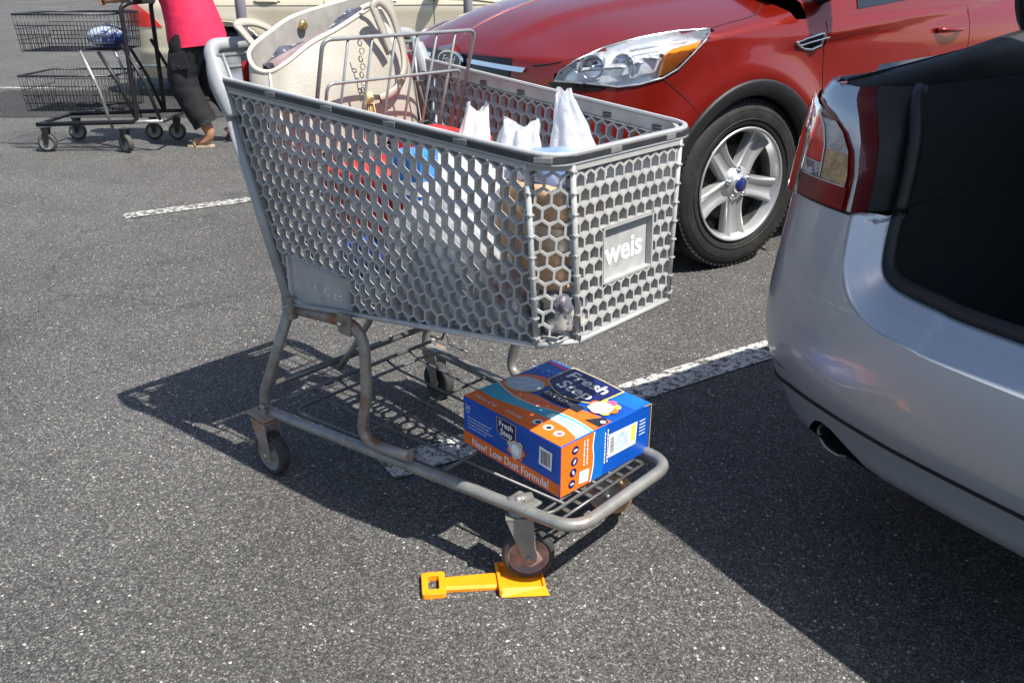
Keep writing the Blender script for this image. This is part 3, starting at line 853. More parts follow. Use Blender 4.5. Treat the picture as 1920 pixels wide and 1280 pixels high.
def side_y(x, z):
    """flank / nose corner of the body as a depth for a given x and z"""
    if x <= SXC: return -s_inset(x, z)
    N = interp(S_N, z); q = min(1, max(0, (x-SXC)/(N-SXC)))
    return -SW+(SW-s_inset(x, z))*(max(0, 1-q**SP))**(1/SP)
def per(a, z):
    if a >= 1:
        x = SXC-(a-1); return V((x, -s_inset(x, z), z))
    N = interp(S_N, z); th = a*pi/2
    x = SXC+(N-SXC)*max(0, cos(th))**(2/SP); 
    return V((x, -SW+(SW-s_inset(x, z))*sin(th)**(2/SP), z))
HC = [(-.40,1.130),(-.2,1.108),(.0,1.085),(.2,1.056),(.4,1.018),(.55,.980),(.66,.942),(.74,.910),(.79,.882),(.84,.845)]
def hood(x, yo):
    q = min(1, yo/SW)
    z = interp_s(HC, x)-.135*q**2.1*sstep(1.1,.55,x)-.06*q**2*sstep(.4,.9,x)
    # power dome edges and shoulder crease
    e = lerp(.30,.50, sstep(.9,-.3,x)); z += .013*sstep(e+.05, e-.03, yo)*sstep(.88,.6,x)
    return z
def interp_s(tab, x):
    for i in range(len(tab)-1):
        (a, b), (c, d) = tab[i], tab[i+1]
        if x <= c or i == len(tab)-2:
            b0 = tab[i-1] if i > 0 else (2*a-c, 2*b-d); d1 = tab[i+2] if i+2 < len(tab) else (2*c-a, 2*d-b)
            m0 = (d-b0[1])/(c-b0[0])*(c-a); m1 = (d1[1]-b)/(d1[0]-a)*(c-a); t = (x-a)/(c-a)
            return (2*t**3-3*t*t+1)*b+(t**3-2*t*t+t)*m0+(-2*t**3+3*t*t)*d+(t**3-t*t)*m1
def s_edge(a):
    """height of the body shoulder (hood edge, then belt line) at station a"""
    if a < 1:
        z = .88
        for _ in range(12):
            p = per(a, z); z = .5*z+.5*hood(p.x, p.y+SW)
        return z
    x = SXC-(a-1)
    zh = hood(x, SW)
    return lerp(zh, .965+.030*(-x-.2), sstep(.0,-.35,x))
# ==== build
SUV_O = V((.9190, 3.3966, 0)); SUV_T = PSI+pi
suv = empty('parked_suv', SUV_O, SUV_T, label='metallic red compact SUV parked nose towards the cart, five spoke alloy wheel showing', cat='car')
def car_paint(name, c, c2=None, rough=.28, metal=.35):
    m = mat(name, c, rough, metal, var=.03, scale=4, coat=.8, flake=.10, rvar=.02)
    return m
RED = car_paint('red_metallic_paint', (.215,.0105,.005), rough=.25, metal=.38)
TRIM = mat('black_trim', (.012,.013,.014), .5, var=.25, scale=30, bump=.06, bscale=400)
GLOSSB = mat('gloss_black', (.008,.008,.009), .12, var=.2)
DARK = mat('dark_inner', (.006,.006,.007), .8, var=.3)
CHROME = mat('chrome', (.82,.83,.84), .08, 1.0, var=.03, rvar=.03)
ALLOY = mat('alloy_wheel', (.50,.505,.51), .36, .65, var=.05, scale=10, coat=.3)
TYRE = mat('tyre_rubber', (.012,.012,.012), .68, var=.25, scale=14, bump=.05, bscale=90, color2=(.034,.032,.028), c2scale=7, c2lo=.5, c2hi=.75)
GLASS = mat('tinted_glass', (.012,.016,.018), .04, var=.1, coat=.5)
def lens_mat(name, tint=(1,1,1), ior=1.5):
    m = bpy.data.materials.new(name); m.use_nodes = True; t = NT(m)
    o = t.n('OutputMaterial'); a = t.n('BsdfTransparent'); b = t.n('BsdfGlossy'); f = t.n('Fresnel'); x = t.n('MixShader')
    a.inputs[0].default_value = (*tint, 1); b.inputs[0].default_value = (1,1,1,1); b.inputs['Roughness'].default_value = .03; f.inputs[0].default_value = ior
    nz = t.n('TexNoise'); nz.inputs['Scale'].default_value = 30; bp = t.n('Bump'); bp.inputs['Strength'].default_value = .05
    t.l(nz.outputs[0], bp.inputs['Height']); t.l(bp.outputs[0], b.inputs['Normal'])
    t.l(f.outputs[0], x.inputs[0]); t.l(a.outputs[0], x.inputs[1]); t.l(b.outputs[0], x.inputs[2]); t.l(x.outputs[0], o.inputs[0])
    return m
CLEAR = lens_mat('clear_lens', (.97,.98,1))

def basis(D):
    D = V(D).normalized(); X = V((0,0,1)).cross(D).normalized(); Y = D.cross(X)
    return X, Y, D
def drape(mb, bvh, poly3, D, off, cell=.012, skirt=0.0, smooth=True):
    """lay a filled outline on a body surface, looking along -D; returns the border points"""
    X, Y, D = basis(D)
    P = [(V(p).dot(X), V(p).dot(Y)) for p in poly3]
    d0 = sum(V(p).dot(D) for p in poly3)/len(poly3)
    cache = {}
    def hit(q):
        k = (round(q[0], 5), round(q[1], 5))
        if k in cache: return cache[k]
        o = X*q[0]+Y*q[1]+D*(d0+.6)
        loc, nor, _, _ = bvh.ray_cast(o, -D)
        if loc is None: r = (None, None)
        else:
            if nor.dot(D) < 0: nor = -nor
            r = (loc, nor)
        cache[k] = r; return r
    vid = {}
    def vtx(q):
        k = (round(q[0], 5), round(q[1], 5))
        if k in vid: return vid[k]
        loc, nor = hit(q)
        if loc is None: vid[k] = None; return None
        vid[k] = mb.vert(loc+nor*off); return vid[k]
    if area(P) < 0: P = P[::-1]
    x0, x1 = min(p[0] for p in P), max(p[0] for p in P); y0, y1 = min(p[1] for p in P), max(p[1] for p in P)
    nx, ny = max(1, int((x1-x0)/cell)), max(1, int((y1-y0)/cell))
    for i in range(nx):
        for j in range(ny):
            xa, xb = lerp(x0, x1, i/nx), lerp(x0, x1, (i+1)/nx); ya, yb = lerp(y0, y1, j/ny), lerp(y0, y1, (j+1)/ny)
            c = clip_poly(P, [(xa,ya),(xb,ya),(xb,yb),(xa,yb)])
            if len(c) < 3 or abs(area(c)) < 1e-7: continue
            ids = []
            for q in c:
                v = vtx(q)
                if v is not None and v not in ids: ids.append(v)
            if len(ids) >= 3: mb.face(ids, smooth)
    # border
    border = []
    n = len(P)
    for i in range(n):
        a, b = V(P[i]), V(P[(i+1) % n]); k = max(1, int((b-a).length/cell))
        for j in range(k):
            q = a.lerp(b, j/k); loc, nor = hit((q.x, q.y))
            if loc is not None: border.append((loc, nor))
    if skirt:
        m_ = len(border)
        ids = [(mb.vert(l+n_*off), mb.vert(l+n_*(off-skirt))) for l, n_ in border]
        for i in range(m_): 
            j = (i+1) % m_; mb.face((ids[i][0], ids[j][0], ids[j][1], ids[i][1]))
    return border
def drape_line(mb, bvh, pts3, D, r, off=0.0, closed=False, n=5):
    X, Y, D = basis(D); out = []
    P = smooth_path(pts3, 4, closed)
    for p in P:
        loc, nor, _, _ = bvh.ray_cast(V(p)+D*.5, -D)
        if loc is not None:
            if nor.dot(D) < 0: nor = -nor
            out.append(loc+nor*off)
    if len(out) > 1: mb.tube(out, r, n, closed=closed)
    return out

def inpoly(q, P):
    c = False; n = len(P)
    for i in range(n):
        a, b = P[i], P[(i+1) % n]
        if (a[1] > q[1]) != (b[1] > q[1]) and q[0] < (b[0]-a[0])*(q[1]-a[1])/(b[1]-a[1])+a[0]: c = not c
    return c
VD = V((.42, .80, .30))        # three-quarter direction used to lay the lamp outline on the corner
LAMP = [(.750,-.247,.776),(.734,-.231,.812),(.685,-.209,.844),(.574,-.198,.882),(.439,-.153,.916),(.297,-.111,.936),(.184,-.064,.942),(.217,-.028,.927),(.309,-.008,.869),(.374,-.016,.816),(.432,-.028,.788),(.514,-.053,.769),(.584,-.086,.761),(.675,-.155,.772)]
AMBER = [(.416,-.026,.868),(.394,-.024,.886),(.267,-.007,.907),(.309,-.008,.872),(.385,-.018,.816),(.436,-.029,.792)]
def mirror(p): return V((p[0], -2*SW-p[1], p[2]))
# stations and levels
ST = [i/34 for i in range(34)]+[1+k*.016 for k in range(0, 75)]+[2.2+k*.06 for k in range(0, 24)]+[3.64+.016*k for k in range(0,50)]
ST = sorted(set(round(s, 4) for s in ST if s <= 4.42))+[4.44]
LV = 44
WHEELS = [(-.012,.345),(-2.69,.345)]
def body_pt(a, t):
    ze = s_edge(a); z = .20+(ze-.20)*t; p = per(a, z)
    if a > 4.0: p.y -= .30*((a-4.0)/.44)**3
    return p
rows = [[body_pt(a, j/LV) for a in ST] for j in range(LV+1)]
probe = MB(); probe.grid(rows)
# hood rows
def hood_rows():
    out = []
    A = [s for s in ST if s <= 1.34]
    for i in range(25):
        t = i/24; r = []
        for a in A:
            e = per(a, s_edge(a)); 
            xs = lerp(e.x, min(e.x, .83), 1) if False else e.x
            # spine point slides back so that the grid does not collapse
            sx = lerp(.835, -.24, a/1.34)
            x = lerp(e.x, sx, t); y = lerp(e.y, -SW, t)
            if t == 0: r.append(e)
            else:
                zz = hood(x, abs(y+SW)); r.append(V((x, y, zz)))
        out.append(r)
    return out
hrows = hood_rows(); probe.grid(hrows)
SUV_BVH = BVHTree.FromPolygons([V(p) for p in probe.v], probe.f)
Xb, Yb, Db = basis(VD)
lamp2 = [(V(p).dot(Xb), V(p).dot(Yb)) for p in LAMP]
def cen(p4): return sum((V(p) for p in p4), V())/len(p4)
def sides(fn):
    for s in (1, -1): fn(s)
def mside(pts, s): return pts if s == 1 else [mirror(p) for p in pts]
# body shell, both flanks mirrored
body = MB().use(RED)
for s in (1, -1):
    def skp(i, j):
        c = cen((rows[i][j], rows[i][j+1], rows[i+1][j+1], rows[i+1][j]))
        for cx, cz in WHEELS:
            if (c.x-cx)**2+(c.z-cz)**2 < .375**2 and c.x < .5: return True
        if ST[j] < 1.1 and inpoly((c.dot(Xb), c.dot(Yb)), lamp2): return True
        return False
    body.grid([mside(r, s) for r in rows], skip=skp)
    body.grid([mside(r, s) for r in hrows], skip=lambda i, j: inpoly((cen((hrows[i][j],hrows[i+1][j+1])).dot(Xb), cen((hrows[i][j],hrows[i+1][j+1])).dot(Yb)), lamp2))
# greenhouse: belt -> roof, pillars and roof
GX = [(-.24,1.113,0.0),(-.34,1.10,.02),(-.62,1.28,.42),(-.98,1.52,.86),(-1.25,1.625,.98),(-1.8,1.675,1),(-2.6,1.655,1),(-3.15,1.60,1),(-3.42,1.50,.92),(-3.56,1.25,.5),(-3.60,1.06,.0)]
def gx(x): return interp([(-a, b) for a, b, _ in GX], -x)
grow = []
for x in [-.30-.06*k for k in range(56)]:
    zt = gx(x); zb = .965+.030*(-x-.2); yb = -s_inset(x, zb)-.004
    if x < -2.9: yb -= .30*max(0, (-x-3.0)/.44)**3*(.6)
    r = []
    for k in range(13):
        t = k/12
        if t < .55:
            u = t/.55; z = lerp(zb, max(zb+.01, zt-.07), u); y = yb-.20*u**1.3*min(1, (zt-zb)/.6)
        else:
            u = (t-.55)/.45; z = max(zb+.01, zt-.07)+.07*(1-(1-u)**2.2); y0 = yb-.20*min(1, (zt-zb)/.6); y = lerp(y0, -SW, u**1.15)
        r.append(V((x, y, z)))
    grow.append(r)
for s in (1,-1): body.use(RED).grid([mside(r, s) for r in grow])
# tail closing panel
tail = [body_pt(4.44, j/LV) for j in range(LV+1)]
for s in (1,-1):
    body.grid([mside(tail, s), [V((p.x-.05, -SW, p.z)) for p in tail]])
# underbody
body.use(DARK)
ub = [body_pt(a, 0) for a in ST]
for s in (1,-1): body.grid([mside(ub, s), [V((p.x, -SW, p.z)) for p in ub]], smooth=False)
body.grid([[V((-.22,-.10,1.10)),V((-3.5,-.10,1.0))],[V((-.22,-2*SW+.10,1.10)),V((-3.5,-2*SW+.10,1.0))]], smooth=False)
body_o = body.build('body', None, suv, weld=True)
# inner wheel house
m = MB()
for cx, cz in WHEELS:
    for s in (1,-1):
        arc = [(cx+.385*cos(pi*k/20), cz+.385*sin(pi*k/20)) for k in range(-4, 25)]
        m.grid([mside([V((x, -.012, z)) for x, z in arc], s), mside([V((x, -.34, z)) for x, z in arc], s)])
        m.poly(mside([V((x, -.34, z)) for x, z in arc], s))
build_split(m, 'wheel_house', DARK, suv)
# arch trim
for cx, cz in WHEELS:
    for s in (1,-1):
        m = MB(); rws = []
        for k in range(49):
            a = lerp(-.42, pi+.42, k/48); q = []
            for rr, o in ((.352,-.035),(.354,.006),(.366,.012),(.408,.0115),(.416,.006),(.418,-.01)):
                x, z = cx+rr*cos(a), cz+rr*sin(a)
                z = max(.20, z); q.append(V((x, side_y(x, z)+o, z)))
            rws.append(mside(q, s))
        m.grid(rws); m.build('arch_trim', TRIM, suv)
# sill trim
for s in (1,-1):
    m = MB()
    m.grid([mside([V((x, -s_inset(x, z)+o, z)) for z, o in ((.20,-.01),(.20,.010),(.28,.012),(.325,.010),(.33,-.004))], s) for x in [-.42-.10*k for k in range(19)]])
    m.build('sill_trim', TRIM, suv)
# seams
m = MB()
drape_line(m, SUV_BVH, [(-.409,-.004,.985),(-.410,-.004,.918),(-.420,-.015,.80),(-.430,-.0,.60),(-.435,-.0,.36)], (0,1,.05), .0022)
drape_line(m, SUV_BVH, [(-1.42,-.03,1.0),(-1.42,-.02,.8),(-1.40,-.02,.5),(-1.38,-.02,.36)], (0,1,.05), .0022)
build_split(m, 'door_seam', DARK, suv)
m = MB()
drape_line(m, SUV_BVH, [(.785,-.334,.826),(.742,-.262,.837),(.674,-.222,.852)], VD, .0026)
drape_line(m, SUV_BVH, [(.19,-.066,.944),(.08,-.073,.962),(-.039,-.081,.979),(-.109,-.107,.994),(-.19,-.165,1.018),(-.25,-.209,1.036)], VD, .0024)
build_split(m, 'hood_seam', DARK, suv)
m = MB()
drape_line(m, SUV_BVH, [(.428,-.026,.784),(.357,-.012,.731),(.308,.011,.682),(.275,.012,.64)], VD, .0018)
m.build('bumper_seam', DARK, suv)
# grille: dark slot, chrome bars, oval badge
def frontpoly(y0, y1, za, zb, n=14):
    lo = [(1.2, lerp(y0, y1, k/n), za(lerp(y0, y1, k/n)) if callable(za) else za) for k in range(n+1)]
    hi = [(1.2, lerp(y0, y1, k/n), zb(lerp(y0, y1, k/n)) if callable(zb) else zb) for k in range(n+1)]
    return lo+hi[::-1]
FD = V((1,0,.0))
m = MB(); drape(m, SUV_BVH, frontpoly(-.345, -SW, .772, lambda y: .834+.006*sin((y+SW)*3)), V((1,.25,0)), .004, .02, .006)
g1 = list(m.v); 
m2 = MB(); m2.v = g1+[tuple(mirror(p)) for p in g1]; n0 = len(g1)
m2.f = m.f+[tuple(i+n0 for i in f[::-1]) for f in m.f]; m2.m = m.m*2; m2.sm = m.sm*2
m2.build('upper_grille', GLOSSB, suv)
m = MB()
for s in (1,-1):
    mm = MB(); drape(mm, SUV_BVH, [(.8,-.375,.795),(.8,-.365,.812),(.86,-.60,.8195),(.86,-.745,.822),(.86,-.745,.806),(.86,-.60,.803)], V((1,.25,0)), .012, .015, .010)
    off = len(m.v); m.v += [tuple(p if s == 1 else mirror(p)) for p in mm.v]
    for f, q in zip(mm.f, mm.sm): m.f.append(tuple(i+off for i in f)); m.m.append(0); m.sm.append(q)
build_split(m, 'grille_bar', CHROME, suv)
m = MB(); drape(m, SUV_BVH, frontpoly(-.46, -SW, .27, .56), V((1,.25,0)), .003, .03, .004)
mm = list(m.v); m.v = mm+[tuple(mirror(p)) for p in mm]; n0 = len(mm); m.f = m.f+[tuple(i+n0 for i in f) for f in m.f]; m.m = m.m*2; m.sm = m.sm*2
m.build('lower_grille', TRIM, suv)
m = MB(); drape(m, SUV_BVH, [(.7,-.12,.20),(.8,-.45,.20),(.8,-.45,.33),(.7,-.12,.36)], V((1,.5,0)), .004, .03, .004)
m.build('bumper_trim', TRIM, suv)
BADGE = MB(); BM = frame((.868,-.800,.812), (0,1,0), (1,.02,.10))
BADGE.use(CHROME); BADGE.prism(disc(0,0,.092,.037,36), .012, BM)
BADGE.use(mat('badge_blue', (.006,.018,.13), .2, var=.1, coat=.6)); BADGE.prism(disc(0,0,.083,.030,36), .0135, BM)
BADGE.use(CHROME); put_text(BADGE, 'Ford', lambda x, y: BM @ V((x, y-.012, .0142)), .042, .105, shear=.35)
BADGE.build('badge', None, suv)
# dark strip under the lamp
m = MB(); drape(m, SUV_BVH, [(.765,-.263,.774),(.675,-.155,.772),(.600,-.097,.762),(.639,-.123,.750),(.689,-.166,.746),(.757,-.248,.756)], VD, .003, .012, .004)
m.build('lamp_trim', GLOSSB, suv)
# headlamps: chrome lined bucket, bowls, amber block, clear lens
reflm = mat('lamp_reflector', (.80,.83,.86), .22, .55, var=.06, scale=50, bump=.22, bscale=28)
amberm = mat('amber_lens', (.95,.28,.01), .12, var=.12, scale=60, coat=.6, bump=.1, bscale=140)
for s in (1,-1):
    lamp = empty('headlamp'); lamp.parent = suv
    def ms(mm): 
        if s == -1: mm.v = [tuple(mirror(p)) for p in mm.v]
        return mm
    m = MB(); bd = drape(m, SUV_BVH, LAMP, VD, -.042, .016)
    ids = [(m.vert(l-n_*.042), m.vert(l+n_*.002)) for l, n_ in bd]
    for i in range(len(ids)): j = (i+1) % len(ids); m.face((ids[i][0], ids[j][0], ids[j][1], ids[i][1]))
    ms(m).build('housing', reflm, lamp)
    m = MB()
    for (p, r) in (((.640,-.170,.822),.040),((.545,-.115,.830),.036)):
        Q = frame(V(p)-V((.6,.75,0)).normalized()*.012, (0,0,1), (.72,.68,.10))
        m.lathe([(.004,-.030),(r*.45,-.026),(r*.8,-.012),(r,.006),(r*1.08,.008),(r*1.12,0)], Q, 28)
        m.lathe([(0,.004),(.008,.002),(.010,-.012),(.006,-.028)], Q, 14)
    ms(m).build('reflector_bowl', CHROME, lamp)
    m = MB()
    m.tube([V((.60,-.155,.79))+V((-.01,-.01,.01*k)) for k in range(8)], .006, 6)
    m.tube([(.50,-.135,.876),(.40,-.095,.893),(.30,-.06,.905)], .007, 6); m.tube([(.505,-.105,.80),(.50,-.10,.86)], .010, 6)
    ms(m).build('bezel', reflm, lamp)
    m = MB(); drape(m, SUV_BVH, AMBER, VD, -.008, .012, .02)
    ms(m).build('indicator', amberm, lamp)
    m = MB(); drape(m, SUV_BVH, LAMP, VD, .004, .012)
    ms(m).build('lens', CLEAR, lamp)
    m = MB(); m.tube([l+n_*.003 for l, n_ in bd], .0042, 6, closed=True)
    ms(m).build('lens_rim', mat('lamp_rim', (.30,.31,.33), .2, .6), lamp)
# fender vent
m = MB()
VENT = [(-.225,-.001,.884),(-.29,-.003,.899),(-.384,-.004,.914),(-.392,-.012,.868),(-.333,-.014,.853),(-.285,-.012,.858)]
b_ = drape(m, SUV_BVH, VENT, (0,1,.1), .003, .01)
vent = m.build('fender_vent', GLOSSB, suv)
m = MB(); m.tube([l+n_*.004 for l, n_ in b_], .0045, 6, closed=True); drape_line(m, SUV_BVH, [(-.25,0,.874),(-.33,0,.886),(-.42,0,.900)], (0,1,.1), .004, .005)
m.build('vent_rim', CHROME, vent)
# glass, pillars, mirror
gl = MB()
for s in (1,-1):
    for (xa, xb) in ((-.62,-1.40),(-1.46,-2.38),(-2.44,-3.05)):
        q = []
        for k in range(13):
            x = lerp(xa, xb, k/12); zt = gx(x); zb = .965+.030*(-x-.2); yb = -s_inset(x, zb)-.004; r = []
            for u in (.10,.35,.6,.88):
                z = lerp(zb, max(zb+.01, zt-.07), u); r.append(V((x, yb-.20*u**1.3*min(1,(zt-zb)/.6)+.004, z)))
            q.append(r)
        gl.grid([mside(r, s) for r in q])
for s in (1,-1):
    gl.grid([mside([V((x, lerp(-.16-.2*min(1,max(0,(-x-.3)/.7)), -SW, k/6), gx(x)+.008-.02*(1-k/6))) for k in range(7)], s) for x in (-.37,-.5,-.65,-.8,-.97)])
build_split(gl, 'window', GLASS, suv)
for s in (1,-1):
    mr = MB(); R_ = frame((0,0,0), (1,0,0), (0,0,1))
    prof = []
    for i in range(9):
        u = i/8*pi
        prof.append([V((-.395+.075*sin(u)*.9*cos(2*pi*k/16)-.0, .045-.115*cos(u)*.9, 1.115+.078*sin(u)*sin(2*pi*k/16))) for k in range(16)])
    mr.grid([mside(r, s) for r in prof], closed_u=True)
    mir = mr.build('door_mirror', RED, suv)
    m = MB(); m.grid([mside(r, s) for r in [[V((-.41+.03*cos(2*pi*k/10), -.06, 1.035+.02*sin(2*pi*k/10))) for k in range(10)],[V((-.40+.025*cos(2*pi*k/10), .02, 1.06+.015*sin(2*pi*k/10))) for k in range(10)]]], closed_u=True)
    m.build('mirror_arm', TRIM, mir)
    m = MB(); m.grid([mside(r, s) for r in [[V((-.47+.05*cos(2*pi*k/16)*.1, .045+.085*cos(2*pi*k/16), 1.115+.06*sin(2*pi*k/16))) for k in range(16)],[V((-.468, .045, 1.115)) for k in range(16)]]], closed_u=True)
    m.build('mirror_glass', CHROME, mir)
for s in (1,-1):
    for x0, x1 in ((-1.16,-1.34),(-2.12,-2.30)):
        m = MB(); m.tube([mside([V((lerp(x0,x1,k/8), -s_inset(lerp(x0,x1,k/8), .90)+.006+.028*sin(pi*k/8)**.5, .90)) for k in range(9)], s)[k] for k in range(9)], .011, 8)
        m.build('door_handle', RED, suv)

BARREL = mat('dark_barrel', (.10,.10,.10), .5, .5, var=.3)
# wheels
def suv_wheel(cx, s, steer=0):
    wroot = empty('wheel', (cx, 0 if s == 1 else -2*SW, .345), steer); wroot.parent = suv
    A = frame((0,0,0), (1,0,0), (0,s,0))      # local z = outwards
    m = MB(); R = .345
    sec = [(.224,-.035),(.232,-.016),(.250,-.010),(.285,-.004),(.312,-.008),(.328,-.020),(.338,-.032),(.3445,-.048),(.345,-.09),(.345,-.14),(.3445,-.185),(.335,-.20),(.31,-.225),(.26,-.225),(.224,-.20)]
    m.lathe(sec, A, 96)
    # shoulder and tread blocks
    for k in range(84):
        a = 2*pi*k/84
        for zz, dd, ww in ((-.034,.030,.62),(-.072,.030,.70),(-.115,.032,.70),(-.158,.030,.70),(-.196,.026,.62)):
            aa = a+(.5*2*pi/84 if int(zz*1000) % 2 else 0)+.02*(zz/.1)
            w_ = 2*pi/84*ww*.345
            c = A @ V((.3408*cos(aa), .3408*sin(aa), zz))
            if zz == -.034: c = A @ V((.3345*cos(aa), .3345*sin(aa), zz))
            X = (A.to_3x3() @ V((-sin(aa), cos(aa), 0))); Z = (A.to_3x3() @ V((cos(aa), sin(aa), 0)))
            m.box(c, (w_, dd, .010), frame((0,0,0), X, Z).to_3x3())
    # raised ribs on the sidewall
    for rr in (.262,.300): m.lathe([(rr-.002,-.008),(rr,-.0035 if rr<.29 else -.0045),(rr+.002,-.008)], A, 72)
    m.build('tyre', TYRE, wroot)
    m = MB()
    # barrel and lip
    m.use(ALLOY); m.lathe([(.232,-.010),(.230,-.006),(.224,-.006),(.219,-.013),(.214,-.030),(.207,-.050)], A, 72)
    m.use(BARREL); m.lathe([(.207,-.050),(.196,-.12),(.20,-.20)], A, 72); m.use(ALLOY)
    # five sculpted spokes: each a loft from hub to rim with a raised edge on both sides and a flat face between
    for k in range(5):
        a0 = 2*pi*k/5+pi/2+radians(4)
        rws = []
        for i in range(11):
            t = i/10; r = lerp(.050,.222,t)
            hw = lerp(.034,.036,t)+.018*t**2.2+.012*(1-t)**3; zf = lerp(-.034,-.022,t)-.010*sin(pi*t); dp = lerp(.030,.050,t)
            q = []
            for x, z in ((-hw-.006,zf-dp),(-hw-.001,zf-.010),(-hw+.003,zf-.001),(-hw*.70,zf),(-hw*.42,zf-.009-.004*t),(0,zf-.011-.005*t),(hw*.42,zf-.009-.004*t),(hw*.70,zf),(hw-.003,zf-.001),(hw+.001,zf-.010),(hw+.006,zf-dp)):
                # follow the circle at the outer end
                rr = sqrt(max(r*r-x*x*.9*t, .0001)); q.append(A @ V((rr*cos(a0)-x*sin(a0), rr*sin(a0)+x*cos(a0), z)))
            rws.append(q)
        m.grid(rws)
    m.lathe([(.030,-.016),(.036,-.022),(.052,-.030),(.072,-.042),(.078,-.075)], A, 40)
    rim = m.build('rim', None, wroot)
    m = MB(); m.lathe([(0,-.078),(.15,-.078),(.155,-.088)], A, 40); m.lathe([(0,-.09),(.2,-.092)], A, 30)
    m.build('brake_disc', mat('brake_disc', (.022,.021,.02), .5, .5, var=.5, scale=14), wroot)
    m = MB()
    m.lathe([(0,-.011),(.024,-.012),(.027,-.016)], A, 30)
    m.build('centre_cap', mat('cap_blue', (.01,.02,.12), .25, coat=.5), wroot)
    m = MB(); m.lathe([(.027,-.013),(.032,-.013),(.034,-.02)], A, 30); m.build('cap_ring', CHROME, wroot)
    for k in range(5):
        a = 2*pi*k/5+pi/2+radians(40)
        m = MB(); Q = A @ Matrix.Translation((.055*cos(a), .055*sin(a), -.034))
        m.lathe([(0,.012),(.007,.011),(.010,.006),(.010,0)], Q, 12)
        m.lathe([(.0105,.0005),(.016,.0015)], Q, 12); m.build('lug_nut', CHROME, wroot)
    return wroot
suv_wheel(-.012, 1); suv_wheel(-.012, -1); suv_wheel(-2.69, 1); suv_wheel(-2.69, -1)
# ---------------------------------------------------------------- silver sedan with open boot
# local axes: x forward, y left; rear face near x=0, left flank y=0, centre y=-CW
CW, CA, CP = .90, .36, 4.0
SED_O = V((.450, 1.727, 0)); SED_T = PSI
sedan = empty('parked_sedan', SED_O, SED_T, label='silver sedan seen from its rear corner with the boot open and red tail lamp', cat='car')
SILVER = car_paint('silver_metallic_paint', (.42,.45,.50), rough=.34, metal=.5)
C_X = [(.18,.14),(.215,.075),(.25,.035),(.30,.010),(.34,-.012),(.40,-.038),(.46,-.050),(.52,-.048),(.60,-.034),(.68,-.014),(.735,.000),(.80,.012),(.86,.022),(.91,.038),(.95,.075),(1.0,.16)]
C_I = [(.18,.10),(.25,.055),(.32,.025),(.42,.004),(.50,.0),(.60,.004),(.735,.008),(.80,.012),(.88,.020),(.93,.026),(.98,.06),(1.02,.12)]
def c_xr(z): return interp_s2(C_X, z)
def interp_s2(tab, z):
    z = max(tab[0][0], min(tab[-1][0], z)); return interp_s(tab, z)
def cper(a, z):
    """perimeter station a: 0 centre of the rear, 1 where the corner meets the flank, beyond that metres forward"""
    xr = c_xr(z); W = CW-interp_s2(C_I, z)
    if a >= 1: return V((CA+(a-1), -CW+W, z))
    th = a*pi/2
    return V((CA-(CA-xr)*max(0, cos(th))**(2/CP), -CW+W*sin(th)**(2/CP), z))
def a_of(yo, z):
    W = CW-interp_s2(C_I, z); q = max(0, min(1, yo/W))**(CP/2)
    return math.asin(q)*2/pi
def cm(p): return V((p[0], -2*CW-p[1], p[2]))
def cside(r, s): return r if s == 1 else [cm(p) for p in r]
# opening edge in (distance from centre, height) and the matching outer path
E_ = [(0,.548),(.20,.549),(.40,.551),(.44,.555),(.515,.562),(.566,.580),(.600,.608),(.620,.645),(.631,.69),(.638,.735)]
B_ = [(0,.385),(.20,.385),(.40,.385),(.54,.385),(.66,.385),(.76,.39),(.83,.42),(.865,.50),(.885,.60),(.893,.733)]
E_s = [(p.x, p.y) for p in smooth_path([(x,y,0) for x, y in E_], 5)]; B_s = [(p.x, p.y) for p in smooth_path([(x,y,0) for x, y in B_], 5)]
body = MB().use(SILVER)
up = []
for i, (e, b) in enumerate(zip(E_s, B_s)):
    ae, ab = a_of(e[0], e[1]), a_of(b[0], b[1]) if b[0] < .86 else lerp(a_of(min(b[0],.86), b[1]), .97, (b[0]-.86)/.035)
    r = []
    for k in range(15):
        t = k/14; a = lerp(ae, ab, t); z = lerp(e[1], b[1], t); r.append(cper(a, z))
    up.append(r)
ab_last = None
# outer corner and flank, from the outer path forward
flank = []
for i, b in enumerate(B_s):
    ab = a_of(b[0], b[1]) if b[0] < .86 else lerp(a_of(min(b[0],.86), b[1]), .97, (b[0]-.86)/.035)
    flank.append((ab, b[1]))
CW_ = [(1.02,.32),(3.80,.32)]
def wheelhole(c): return any((c.x-cx)**2+(c.z-cz)**2 < .355**2 and c.x > .5 for cx, cz in CW_)
low = []
AST = [k/30 for k in range(31)]+[1+.03*k for k in range(1,130)]
def trimz(a): return .318+.014*sstep(.2,.9,a)
ZL = [(.238+(.385-.238)*k/16) for k in range(17)]
def zlow(a):
    yo = abs(cper(a, .30).y+CW); q = (yo-.635)/.115
    return .238+(.066*(.5+.5*cos(pi*q)) if abs(q) < 1 and a < .95 else 0)
for k in range(17): low.append([cper(a, lerp(zlow(a), .385, k/16)) for a in AST])
# exhaust cut-out: lower edge of the apron rises round the tail pipe
def apron_z(a, z):
    return z
side_up = []
NZ = 16
def c_belt(x): return interp([(0,.93),(.25,.955),(.6,.975),(1.4,.965),(3.2,.93),(4.2,.80),(4.75,.68)], x)
for k in range(NZ+1):
    r = []
    for a in [s for s in AST if s >= 1]:
        zt = c_belt(CA+a-1); z = lerp(.385, zt, k/NZ); p = cper(a, min(z, 1.0)); 
        if p.x > 3.9: p.y -= .45*((p.x-3.9)/.95)**2.5
        r.append(p)
    side_up.append(r)
